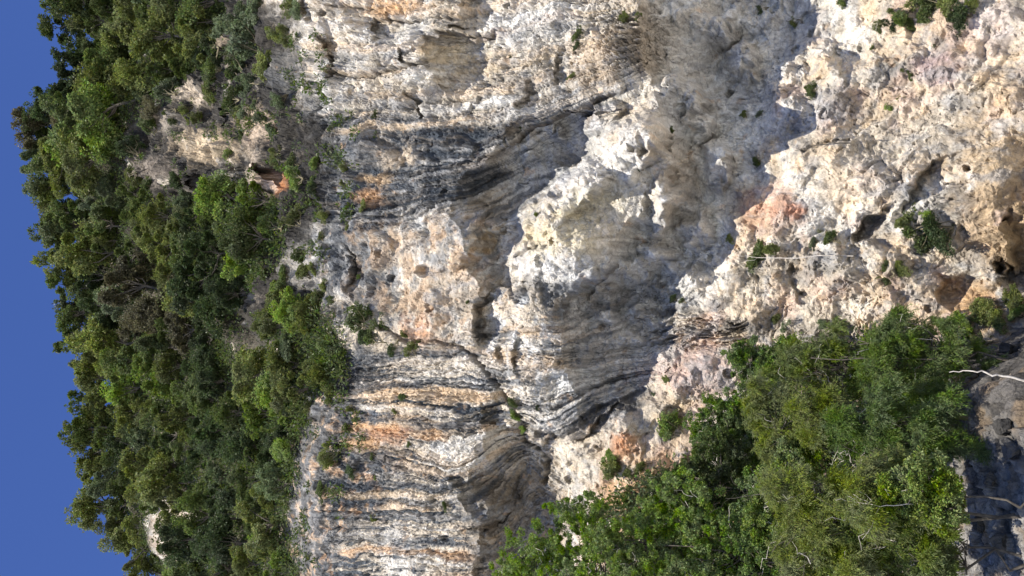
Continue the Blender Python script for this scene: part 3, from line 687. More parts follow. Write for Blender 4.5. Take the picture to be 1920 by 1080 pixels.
# rust and lichen
col = mixc(col, OCHRE, sstep(0.42, 0.7, fbm(X / 1.1, Z / 1.1, 5, 113, 0.6)) * 0.4 * (1 - z_karst))
col = mixc(col, DARK, sstep(0.5, 0.75, fbm(X / 0.6, Z / 0.9, 5, 114, 0.65)) * 0.5)
col = mixc(col, (0.12, 0.10, 0.08), crackm * 0.6)
vfine = fbm(A_ / 0.16, B_ / 0.12, 3, 115, 0.6)
tone = 1 + 0.26 * np.clip(med, -1, 1) + 0.30 * np.clip(fine, -1, 1) + 0.22 * np.clip(vfine, -1, 1) + 0.10 * _r3[h2] * rough + 0.06 * _r1[h3]
z_soil = softpoly(px, py, [(1130, 860), (1200, 840), (1330, 840), (1420, 760), (1560, 800), (1620, 1000), (1300, 1150), (1080, 1100), (1110, 960)], 40)
col = mixc(col, (0.50, 0.32, 0.18), z_soil * sstep(-0.25, 0.2, fbm(X / 1.8, Z / 1.8, 4, 119, .6)) * 0.8)
col = np.clip(col * tone[:, None], 0.015, 0.8)
# soil where the forest stands
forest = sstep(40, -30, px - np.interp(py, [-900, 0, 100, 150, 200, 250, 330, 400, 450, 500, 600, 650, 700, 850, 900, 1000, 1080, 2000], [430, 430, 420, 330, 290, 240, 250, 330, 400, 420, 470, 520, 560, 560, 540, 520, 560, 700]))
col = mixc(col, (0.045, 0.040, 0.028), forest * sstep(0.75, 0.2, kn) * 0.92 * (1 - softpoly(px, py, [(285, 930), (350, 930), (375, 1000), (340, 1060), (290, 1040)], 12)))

# hilltop behind the crest
top_rows = []
crestP = P.reshape(NI, NJ, 3)[0]
for k, (back, drop) in enumerate([(6, 0.5), (14, 1.0), (28, 2.0), (60, 6.0), (110, 25.0)]):
    r = crestP.copy(); r[:, 1] += back; r[:, 2] += -drop + 1.2 * fbm(r[:, 0] / 7, np.full(len(r), back / 9.0), 2, 120 + k)
    top_rows.append(r)
V = np.concatenate([np.concatenate(top_rows[::-1]).reshape(-1, 3), P])
colV = np.concatenate([np.tile(np.array([[0.09, 0.08, 0.05]]), (5 * NJ, 1)), col])
NR = NI + 5
idx = np.arange(NR * NJ).reshape(NR, NJ)
Fq = np.stack([idx[:-1, :-1].ravel(), idx[:-1, 1:].ravel(), idx[1:, 1:].ravel(), idx[1:, :-1].ravel()], 1)
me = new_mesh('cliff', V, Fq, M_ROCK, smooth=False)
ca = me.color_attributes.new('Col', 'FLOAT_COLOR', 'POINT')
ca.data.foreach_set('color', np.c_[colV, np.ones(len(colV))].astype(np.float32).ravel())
cliff = tag(obj('cliff', me), 'tall limestone cliff with folded grey and cream beds', 'cliff', kind='structure')
PG = P.reshape(NI, NJ, 3)

def surf(px_, py_):
    """point of the finished rock seen near photo pixel px_, py_"""
    k = float(crest(np.array(py_)))
    t = (px_ - k) / (560 - k) if px_ < 560 else 1 + (px_ - 560)
    t = max(0.0, t)
    i = min(max(int(np.searchsorted(TS, t)), 0), NI - 1); j = min(max(int(np.searchsorted(PYS, py_)), 0), NJ - 1)
    return PG[i, j].copy()

# ------------------------------------------------------------------ ground
def ground_z(x, y):
    z = -2.3 * sstep(6, 26, y) + 0.25 * fbm(x / 7, y / 7, 3, 130)
    return z
def mound_z(x, y):
    """rubble slope heaped against the foot of the wall"""
    along = sstep(-0.4, -4.2, x) * sstep(-60, -25, x)
    r = sstep(24.5, 38.0, y) * 3.6
    return -2.35 + along * r + 0.1
gx1 = np.r_[np.linspace(-3000, -80, 14), np.linspace(-70, 70, 90), np.linspace(80, 3000, 14)]
gy1 = np.r_[np.linspace(-3000, -60, 14), np.linspace(-50, 60, 80), np.linspace(75, 400, 4)]
GX, GY = np.meshgrid(gx1, gy1, indexing='ij')
GZ = ground_z(GX.ravel(), GY.ravel())
ii = np.arange(GX.size).reshape(GX.shape)
gf = np.stack([ii[:-1, :-1].ravel(), ii[1:, :-1].ravel(), ii[1:, 1:].ravel(), ii[:-1, 1:].ravel()], 1)
def ground_material():
    m = bpy.data.materials.new('dry_earth')
    nt, n, l, p = nodes_of(m)
    tc = n.new('ShaderNodeTexCoord'); nz = n.new('ShaderNodeTexNoise'); nz.inputs['Scale'].default_value = 0.6; nz.inputs['Detail'].default_value = 10
    l.new(tc.outputs['Object'], nz.inputs['Vector'])
    cr = n.new('ShaderNodeValToRGB')
    cr.color_ramp.elements[0].position = 0.35; cr.color_ramp.elements[0].color = (0.46, 0.45, 0.42, 1)
    cr.color_ramp.elements[1].position = 0.65; cr.color_ramp.elements[1].color = (0.62, 0.61, 0.58, 1)
    l.new(nz.outputs['Fac'], cr.inputs['Fac']); l.new(cr.outputs['Color'], p.inputs['Base Color'])
    p.inputs['Roughness'].default_value = 0.95
    b = n.new('ShaderNodeBump'); b.inputs['Distance'].default_value = 0.1; l.new(nz.outputs['Fac'], b.inputs['Height']); l.new(b.outputs['Normal'], p.inputs['Normal'])
    return m
g = obj('ground', new_mesh('ground', np.c_[GX.ravel(), GY.ravel(), GZ], gf, ground_material(), True))
tag(g, 'dry stony ground before the cliff', 'ground', kind='structure')

# rubble slope
rx1 = np.arange(-26, 6, 0.05); ry1 = np.arange(23.5, 43.5, 0.06)
RX, RY = np.meshgrid(rx1, ry1, indexing='ij'); rx_, ry_ = RX.ravel(), RY.ravel()
rwx = rx_ + 0.35 * fbm(rx_ / 0.8, ry_ / 0.8, 4, 27, 0.6); rwy = ry_ + 0.35 * fbm(rx_ / 0.8, ry_ / 0.8, 4, 28, 0.6)
fA, eA, hA = facets(rwx / 1.6, rwy / 1.2, 21, 0.9, 0.5); fB, eB, hB = facets(rwx / 0.5, rwy / 0.42, 22, 0.9, 0.5); fC, eC, hC = facets(rwx / 0.19, rwy / 0.17, 23, 0.8, 0.5)
rz_ = mound_z(rx_, ry_) + 0.30 * fA + 0.16 * fB + 0.06 * fC + 0.16 * (ridged(rx_ / 1.1, ry_ / 0.8, 5, 29) - 0.6) + 0.06 * fbm(rx_ * 3, ry_ * 3, 3, 24)
edge = np.minimum.reduce([rx_ + 26, 6 - rx_, ry_ - 23.5])
rz_ -= 1.2 * sstep(1.5, 0, edge)
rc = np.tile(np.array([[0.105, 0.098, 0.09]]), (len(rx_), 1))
rc = mixc(rc, (0.27, 0.26, 0.245), sstep(-3.5, -6.0, rx_ + 0.8 * fbm(rx_ / 2, ry_ / 2, 3, 30)) * 0.8)  # paler side paints sunlight into the rubble colour
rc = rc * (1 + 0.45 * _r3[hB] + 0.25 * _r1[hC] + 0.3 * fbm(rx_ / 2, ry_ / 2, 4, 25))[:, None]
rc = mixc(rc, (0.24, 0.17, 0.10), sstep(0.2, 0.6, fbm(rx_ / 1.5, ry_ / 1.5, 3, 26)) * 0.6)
ii = np.arange(RX.size).reshape(RX.shape)
rf = np.stack([ii[:-1, :-1].ravel(), ii[1:, :-1].ravel(), ii[1:, 1:].ravel(), ii[:-1, 1:].ravel()], 1)
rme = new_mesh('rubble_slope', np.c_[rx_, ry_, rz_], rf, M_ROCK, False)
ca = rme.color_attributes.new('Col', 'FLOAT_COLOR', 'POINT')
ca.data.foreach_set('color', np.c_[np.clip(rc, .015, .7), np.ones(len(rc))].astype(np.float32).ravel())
tag(obj('rubble_slope', rme), 'grey rubble slope at the foot of the cliff', 'rubble slope', kind='structure')
RZG = rz_.reshape(RX.shape)
def mound_at(x, y):
    i = min(max(int((x + 26) / 0.05), 0), len(rx1) - 1); j = min(max(int((y - 23.5) / 0.06), 0), len(ry1) - 1)
    return float(RZG[i, j])
# ------------------------------------------------------------------ PLANTS
def leaf_mesh(name, pos, axis, nrm, ln, wd, mat):
    """diamond leaves: pos = leaf base (n,3), axis = pointing direction, nrm = face normal"""
    axis = axis / (np.linalg.norm(axis, axis=1, keepdims=True) + 1e-9)
    side = np.cross(axis, nrm); side /= (np.linalg.norm(side, axis=1, keepdims=True) + 1e-9)
    up = np.cross(side, axis)
    ln = np.asarray(ln).reshape(-1, 1); wd = np.asarray(wd).reshape(-1, 1)
    n = len(pos)
    V = np.empty((n, 4, 3))
    V[:, 0] = pos
    V[:, 1] = pos + axis * ln * 0.45 + side * wd * 0.5 + up * wd * 0.18
    V[:, 2] = pos + axis * ln - up * ln * 0.12
    V[:, 3] = pos + axis * ln * 0.45 - side * wd * 0.5 + up * wd * 0.18
    return new_mesh(name, V.reshape(-1, 3), np.arange(n * 4).reshape(n, 4), mat)

def rdir(r, n):
    v = r.normal(size=(n, 3)); return v / np.linalg.norm(v, axis=1, keepdims=True)

def clumped(r, centers, radii, per_sub, subs, flat=0.75):
    """leaf anchors in sub-clumps on the outside of clumps: positions and outward directions"""
    cp = np.repeat(centers, subs, 0); cr = np.repeat(radii, subs)
    d = rdir(r, len(cp)); d[:, 2] = d[:, 2] * 0.8 + 0.22
    sp = cp + d * (cr * (0.45 + 0.6 * r.random(len(cp)) ** 0.6))[:, None] * np.array([1, 1, flat])
    sr = cr * (0.20 + 0.22 * r.random(len(cp)))
    lp = np.repeat(sp, per_sub, 0); lr = np.repeat(sr, per_sub)
    e = rdir(r, len(lp))
    P_ = lp + e * (lr * r.random(len(lp)) ** 0.45)[:, None] * np.array([1, 1, 0.8])
    o = np.repeat(d, per_sub, 0) * 0.6 + e
    return P_, o

def tube_mesh(name, paths, mat, sides=6):
    """paths: list of (points, radii), joined in one mesh"""
    V = []; Fc = []
    for pts, rad in paths:
        pts = np.asarray(pts, float); b = len(V)
        for i, p in enumerate(pts):
            t = pts[min(i + 1, len(pts) - 1)] - pts[max(i - 1, 0)]
            t = t / (np.linalg.norm(t) + 1e-9)
            a = np.cross(t, [0.31, 0.92, 0.17]); a /= np.linalg.norm(a) + 1e-9; c = np.cross(t, a)
            for k in range(sides):
                w = 2 * math.pi * k / sides
                V.append(p + rad[i] * (math.cos(w) * a + math.sin(w) * c))
        for i in range(len(pts) - 1):
            for k in range(sides):
                k2 = (k + 1) % sides
                Fc.append((b + i * sides + k, b + i * sides + k2, b + (i + 1) * sides + k2, b + (i + 1) * sides + k))
    return new_mesh(name, np.array(V), np.array(Fc), mat, True)

def wander(r, a, b, n, amp):
    a = np.asarray(a, float); b = np.asarray(b, float)
    t = np.linspace(0, 1, n)[:, None]
    p = a + (b - a) * t
    w = r.normal(size=(n, 3)) * amp; w[0] = 0; w[-1] = 0
    return p + w

# ---- tree shapes, about 1 unit tall, copied over the slope
def proto_tree(seed, shape):
    r = np.random.default_rng(seed)
    cz, rad = {'round': (0.62, (0.40, 0.40, 0.34)), 'spread': (0.72, (0.50, 0.50, 0.22)), 'tall': (0.60, (0.27, 0.27, 0.42)), 'loose': (0.62, (0.42, 0.42, 0.38))}[shape]
    n = {'round': 18, 'spread': 18, 'tall': 17, 'loose': 17}[shape]
    d = rdir(r, n); d[:, 2] = d[:, 2] * 0.9 + 0.1
    cen = np.array([0, 0, cz]) + d * np.array(rad) * (0.35 + 0.8 * r.random((n, 1)))
    cr = (0.07 + 0.15 * r.random(n) ** 1.5) * (0.8 if shape in ('loose', 'spread') else 1.0)
    pos, o = clumped(r, cen, cr, 24 if shape != 'loose' else 17, 22)
    m = len(pos)
    ax = o + 0.7 * rdir(r, m); ax[:, 2] -= 0.25
    nr = o + 0.9 * rdir(r, m); nr[:, 2] += 0.5
    crown = leaf_mesh('crown', pos, ax, nr, 0.030 + 0.022 * r.random(m), 0.021 + 0.012 * r.random(m), M_LEAF)
    paths = []
    fork = np.array([r.normal() * 0.03, r.normal() * 0.03, cz * 0.55])
    paths.append((wander(r, (0, 0, -0.12), fork, 5, 0.012), np.linspace(0.026, 0.018, 5)))
    for c in cen[: 9]:
        p = wander(r, fork - np.array([0, 0, 0.03]), c, 5, 0.02); p[1:4, 2] += 0.02
        paths.append((p, np.linspace(0.014, 0.003, 5)))
    return tube_mesh('trunk', paths, M_BARK, 5), crown

def proto_shrub(seed, lanky=False):
    r = np.random.default_rng(seed)
    n = 11
    d = rdir(r, n); d[:, 2] = np.abs(d[:, 2])
    cen = d * np.array([0.42, 0.36, 0.5 if lanky else 0.38]) * (0.3 + 0.7 * r.random((n, 1))) + np.array([0, 0, 0.22])
    cr = 0.10 + 0.09 * r.random(n)
    pos, o = clumped(r, cen, cr, 20, 16)
    m = len(pos); ax = o + 0.8 * rdir(r, m); nr = o + 0.9 * rdir(r, m); nr[:, 2] += 0.5
    crown = leaf_mesh('foliage', pos, ax, nr, 0.036 + 0.026 * r.random(m), 0.024 + 0.016 * r.random(m), M_LEAF)
    paths = [(wander(r, (0, 0, -0.12), c, 4, 0.03), np.linspace(0.016, 0.004, 4)) for c in cen]
    return tube_mesh('stem', paths, M_STEM, 5), crown

SHAPES = {}
for shape, seeds in (('round', (1, 2, 3, 4)), ('spread', (11, 12, 13)), ('tall', (21, 22, 23)), ('loose', (31, 32, 33))):
    SHAPES[shape] = [proto_tree(s, shape) for s in seeds]
SHRUBS = [proto_shrub(s, s % 2 == 0) for s in (41, 42, 43, 44, 45)]

DARKG = (0.048, 0.072, 0.026); MIDG = (0.082, 0.112, 0.031); OLIVE = (0.130, 0.155, 0.042); BRIGHT = (0.150, 0.215, 0.040); BROWNG = (0.110, 0.105, 0.055); GREYG = (0.115, 0.150, 0.075)
WORD = {DARKG: 'dark green', MIDG: 'mid green', OLIVE: 'olive', BRIGHT: 'bright green', BROWNG: 'brownish', GREYG: 'grey green'}
PLANTS = []    # (empty, px, py, colour, zone, size)

def plant(kind, meshes, base, size, colour, rz, tilt, parts, squash=1.0):
    e = bpy.data.objects.new(kind, None); C.objects.link(e)
    e.empty_display_size = 0.2
    e.location = base; e.rotation_euler = (tilt[0], tilt[1], rz); e.scale = (size * random.uniform(0.8, 1.3), size * random.uniform(0.8, 1.2), size * squash * random.uniform(0.8, 1.15))
    v = 0.85 + 0.6 * random.random()
    for nm, me_ in zip(parts, meshes):
        o = bpy.data.objects.new(nm, me_); C.objects.link(o); o.parent = e
        o.color = (colour[0] * v, colour[1] * v, colour[2] * v, 1)
    return e

FOREST = [(30, -60), (440, -60), (425, 50), (410, 110), (330, 150), (290, 200), (240, 250), (235, 330), (290, 375), (400, 380), (520, 380), (545, 470), (500, 520), (470, 560), (440, 600), (480, 640), (560, 560), (610, 580), (655, 640), (650, 700), (590, 740), (575, 800), (560, 880), (545, 950), (520, 1000), (560, 1060), (580, 1140), (200, 1140)]
BARE = [[(275, 930), (350, 930), (375, 1000), (340, 1060), (290, 1040)], [(420, 590), (560, 640), (560, 690), (480, 690), (430, 640)], [(470, 590), (420, 520), (400, 560), (430, 620)], [(340, 470), (400, 450), (400, 500), (350, 510)]]
def inp(x, y, poly): return bool(inpoly(np.array([x]), np.array([y]), poly)[0])

r = random.Random(5)
pts = []
def too_close(x, y, d):
    for (a, b, dd) in pts:
        if (a - x) ** 2 + (b - y) ** 2 < (0.5 * (d + dd)) ** 2: return True
    return False
# skyline row first
yy = -40
SKYTREES = []
while yy < 1130:
    k = float(crest(np.array(yy)))
    SKYTREES.append((k + r.uniform(-6, 14), yy)); pts.append((k, yy, 34)); yy += r.uniform(28, 44)
SPOTS = []
for _ in range(9000):
    x = r.uniform(60, 660); y = r.uniform(-60, 1140)
    if x < float(crest(np.array(y))) + 22 or not inp(x, y, FOREST): continue
    if any(inp(x, y, b) for b in BARE): continue
    s = r.uniform(22, 44)
    if too_close(x, y, s): continue
    pts.append((x, y, s)); SPOTS.append((x, y, s))
    if len(SPOTS) >= 285: break

def pick_colour(x, y):
    # patches of one kind of tree
    v = float(fbm(np.array([x / 130.0]), np.array([y / 130.0]), 2, 140)[0]) + r.gauss(0, 0.22)
    if 300 < x < 400 and 500 < y < 640 and r.random() < 0.6: return BROWNG
    if 30 < x < 160 and 180 < y < 260 and r.random() < 0.7: return BROWNG
    if r.random() < 0.08: return GREYG
    if x > 470 and r.random() < 0.3: return BRIGHT
    if v < -0.30: return DARKG
    if v < 0.12: return MIDG
    if v < 0.45: return OLIVE
    return BRIGHT if r.random() < 0.5 else OLIVE
for x, y in SKYTREES:
    c = pick_colour(x, y); c = c if c != BRIGHT else MIDG
    b = surf(x, y); dist = np.linalg.norm(b - CAM)
    sz = r.uniform(55, 88) * dist / F_PX * 1.15
    sh = r.choice(['round', 'spread', 'spread', 'loose', 'round'])
    e = plant('skyline_tree', r.choice(SHAPES[sh]), b - np.array([0, 0, 0.3]), sz, c, r.uniform(0, 6.28), (r.gauss(0.05, 0.06), r.gauss(0, 0.08)), ('trunk', 'crown'))
    PLANTS.append((e, x, y, c, 'skyline', sz))
for x, y, s in SPOTS:
    c = pick_colour(x, y)
    b = surf(x, y); dist = np.linalg.norm(b - CAM)
    sz = s * r.choice((1.9, 2.1, 2.3, 2.5, 2.9, 3.2)) * dist / F_PX
    sh = r.choice(['round', 'round', 'loose', 'tall', 'spread', 'round', 'loose'])
    e = plant('forest_tree', r.choice(SHAPES[sh]), b - np.array([0, 0, 0.25]), sz, c, r.uniform(0, 6.28), (r.gauss(0.18, 0.1), r.gauss(0, 0.12)), ('trunk', 'crown'))
    PLANTS.append((e, x, y, c, 'slope', sz))

# shrubs on the bare rock: (px, py, size px, colour)
SHRUB_SPOTS = [
 (440, 70, 60, GREYG), (455, 110, 55, GREYG), (470, 150, 60, GREYG), (450, 190, 50, MIDG), (490, 190, 46, GREYG), (465, 225, 40, GREYG), (510, 100, 40, OLIVE), (520, 50, 44, OLIVE), (490, 20, 50, GREYG), (540, 20, 40, OLIVE), (430, 140, 40, MIDG), (400, 165, 36, OLIVE), (350, 200, 40, OLIVE), (330, 208, 34, MIDG), (385, 60, 50, DARKG), (400, 110, 40, DARKG), (470, 40, 70, GREYG), (480, 90, 80, GREYG), (455, 135, 80, MIDG), (480, 165, 70, GREYG), (470, 205, 64, OLIVE), (500, 130, 50, OLIVE), (435, 210, 40, MIDG), (425, 95, 50, DARKG), (505, 240, 36, GREYG), (530, 180, 34, GREYG), (545, 70, 40, OLIVE), (570, 25, 40, GREYG), (340, 180, 50, GREYG), (310, 200, 46, BROWNG), (370, 230, 30, OLIVE), (300, 250, 40, MIDG), (270, 290, 44, DARKG), (260, 320, 36, OLIVE), (330, 340, 40, DARKG), (400, 370, 44, GREYG), (300, 380, 40, MIDG), (560, 420, 44, OLIVE), (560, 470, 40, MIDG), (575, 520, 40, OLIVE), (540, 520, 40, MIDG), (610, 480, 26, OLIVE), (630, 560, 30, MIDG),
 (525, 290, 38, OLIVE), (545, 310, 50, MIDG), (560, 335, 56, BRIGHT), (580, 355, 50, BRIGHT), (590, 380, 44, MIDG), (545, 350, 40, DARKG), (575, 310, 36, BRIGHT), (600, 350, 36, DARKG), (610, 395, 30, OLIVE), (530, 430, 56, BRIGHT), (515, 400, 44, MIDG), (500, 455, 50, MIDG), (470, 420, 56, DARKG), (440, 400, 50, MIDG), (420, 430, 46, GREYG), (480, 480, 50, DARKG), (510, 490, 40, MIDG),
 (410, 290, 26, OLIVE), (325, 300, 30, GREYG), (430, 292, 22, BRIGHT), (460, 250, 20, MIDG), (290, 350, 34, MIDG), (215, 330, 26, BRIGHT),
 (520, 545, 44, BRIGHT), (490, 540, 50, BRIGHT), (545, 570, 40, MIDG), (570, 570, 40, BRIGHT), (570, 600, 46, MIDG), (590, 630, 50, MIDG), (610, 660, 50, DARKG), (600, 700, 44, MIDG), (560, 650, 44, GREYG), (630, 690, 36, MIDG), (640, 640, 40, DARKG), (575, 730, 44, MIDG), (560, 770, 40, OLIVE), (590, 770, 30, OLIVE), (600, 560, 34, MIDG),
 (705, 610, 66, MIDG), (720, 635, 54, MIDG), (690, 600, 44, DARKG), (735, 600, 40, MIDG), (700, 645, 50, DARKG), (745, 640, 36, DARKG), (775, 660, 32, OLIVE), (790, 650, 24, OLIVE), (765, 620, 20, OLIVE),
 (630, 845, 46, OLIVE), (620, 865, 36, BRIGHT), (665, 790, 20, OLIVE), (760, 748, 22, MIDG), (745, 765, 14, OLIVE), (870, 566, 10, MIDG), (700, 855, 16, MIDG), (665, 880, 26, DARKG), (710, 900, 16, BRIGHT), (700, 965, 20, OLIVE), (760, 835, 14, MIDG), (610, 920, 26, MIDG), (620, 760, 26, OLIVE), (655, 760, 18, OLIVE), (645, 800, 18, MIDG), (840, 945, 16, MIDG),
 (635, 215, 20, MIDG), (710, 220, 16, MIDG), (705, 255, 16, MIDG), (625, 245, 24, MIDG), (640, 345, 24, OLIVE), (660, 310, 22, OLIVE), (690, 385, 22, OLIVE), (650, 420, 20, OLIVE), (680, 520, 14, BRIGHT), (600, 450, 22, OLIVE), (590, 500, 26, OLIVE), (610, 530, 26, OLIVE),
 (1092, 72, 28, MIDG), (1085, 92, 16, DARKG), (955, 105, 14, DARKG), (1180, 38, 26, OLIVE), (1205, 38, 18, OLIVE), (1062, 143, 18, OLIVE), (970, 770, 26, BRIGHT), (975, 750, 24, MIDG), (985, 800, 18, BRIGHT), (1012, 398, 20, OLIVE), (1200, 318, 18, MIDG), (1255, 240, 18, MIDG), (1268, 563, 22, DARKG), (1285, 565, 16, MIDG), (1010, 765, 12, DARKG), (1250, 710, 16, OLIVE), (985, 240, 10, MIDG),
 (1530, 166, 40, MIDG), (1428, 478, 52, MIDG), (1455, 470, 40, OLIVE), (1410, 490, 30, OLIVE), (1550, 440, 36, OLIVE), (1575, 455, 36, MIDG), (1535, 455, 26, GREYG), (1740, 425, 56, MIDG), (1775, 430, 60, DARKG), (1800, 425, 46, MIDG), (1750, 400, 26, BRIGHT), (1710, 430, 40, OLIVE), (1675, 514, 34, MIDG), (1695, 508, 30, OLIVE), (1655, 520, 22, OLIVE),
 (1700, 20, 60, MIDG), (1730, 10, 56, OLIVE), (1760, 15, 56, MIDG), (1790, 5, 50, OLIVE), (1815, 40, 40, DARKG), (1800, 20, 36, OLIVE), (1690, 45, 36, DARKG), (1665, 50, 30, OLIVE), (1720, 40, 34, MIDG), (1840, 5, 30, OLIVE), (1585, 2, 24, MIDG), (1752, 80, 18, MIDG), (1668, 192, 20, BRIGHT), (1690, 180, 18, OLIVE), (1712, 138, 18, MIDG), (1696, 130, 12, OLIVE), (1642, 94, 12, OLIVE), (1420, 295, 20, MIDG), (1395, 218, 18, OLIVE), (1425, 215, 14, GREYG), (1430, 12, 26, GREYG), (1490, 35, 20, OLIVE), (1370, 445, 20, OLIVE), (1440, 740, 14, OLIVE),
 (1265, 790, 60, OLIVE), (1270, 815, 56, BRIGHT), (1260, 770, 40, OLIVE), (1160, 880, 44, OLIVE), (1190, 875, 44, OLIVE), (1145, 860, 30, BRIGHT), (1210, 880, 36, OLIVE), (1300, 860, 44, OLIVE), (1340, 870, 46, OLIVE), (1190, 940, 40, MIDG), (1225, 735, 14, GREYG),
 (1860, 570, 44, OLIVE), (1820, 600, 40, BRIGHT), (1840, 625, 40, OLIVE), (1880, 600, 36, OLIVE), (1905, 560, 40, OLIVE), (1780, 600, 40, MIDG), (1915, 590, 30, BRIGHT), (1860, 640, 36, OLIVE), (1800, 640, 36, MIDG), (1450, 600, 26, OLIVE), (1480, 620, 30, GREYG), (1550, 600, 24, GREYG),
]
for x, y, s, c in SHRUB_SPOTS:
    b = surf(x, y); dist = np.linalg.norm(b - CAM)
    sz = s * 1.25 * dist / F_PX
    e = plant('shrub', r.choice(SHRUBS), b + np.array([0, -0.02 * s / 20, -0.1 * sz]), sz, c, r.uniform(0, 6.28), (r.gauss(0.7, 0.2), r.gauss(0, 0.2)), ('stem', 'foliage'))
    PLANTS.append((e, x, y, c, 'rock', sz))

# ground cover of the wooded slope and tufts in the cracks: nobody could count it
r2 = np.random.default_rng(77)
n = 28000
cx = r2.uniform(60, 680, n); cy = r2.uniform(-80, 1150, n)
ok = inpoly(cx, cy, FOREST) & (cx > crest(cy) - 4) & (~inpoly(cx, cy, BARE[0])) & (r2.random(n) < np.where(inpoly(cx, cy, BARE[1]), 0.15, 1))
cx, cy = cx[ok][:15000], cy[ok][:15000]
# scrub on the soil at the foot of the wall
sx_ = r2.uniform(1120, 1860, 5200); sy_ = r2.uniform(640, 1120, 5200)
LOWP = [(1140, 930), (1230, 890), (1330, 850), (1400, 740), (1480, 660), (1640, 640), (1760, 610), (1840, 640), (1850, 1120), (1000, 1120), (1060, 1000)]
k2 = inpoly(sx_, sy_, LOWP) & (fbm(sx_ / 55, sy_ / 55, 3, 151) > -0.06)
n_wood = len(cx); n_low = int(k2.sum())
cx = np.r_[cx, sx_[k2]]; cy = np.r_[cy, sy_[k2]]
# sparser growth over the weathered rock
ex = r2.uniform(230, 700, 5000); ey = r2.uniform(60, 1080, 5000)
kk = (fbm(ex / 45, ey / 45, 3, 150) > np.where(ey < 480, 0.16, 0.2)) & (ex < 640 - 40 * np.cos(ey / 90.0))
cx = np.r_[cx, ex[kk]]; cy = np.r_[cy, ey[kk]]
base = np.array([surf(a, b) for a, b in zip(cx, cy)])
per = 14
spread_ = np.r_[np.full(n_wood, 1.0), np.full(n_low, 0.9), np.full(len(cx) - n_wood - n_low, 0.34)]
lp = np.repeat(base, per, 0); m = len(lp)
e = rdir(r2, m); e[:, 1] = -np.abs(e[:, 1])
lp = lp + e * (1.1 * np.repeat(spread_, per)[:, None] * r2.random(m)[:, None] ** 0.6) * np.array([1, 0.8, 1])
axv = e + 0.6 * rdir(r2, m); nv = rdir(r2, m); nv[:, 2] += 0.8; nv[:, 1] -= .4
uo = obj('undergrowth', leaf_mesh('undergrowth', lp, axv, nv, 0.18 + 0.16 * r2.random(m), 0.10 + 0.08 * r2.random(m), M_LEAF))
uo.color = (0.085, 0.118, 0.034, 1)
tag(uo, 'low undergrowth and creepers covering the wooded slope and cracks', 'undergrowth', kind='stuff')

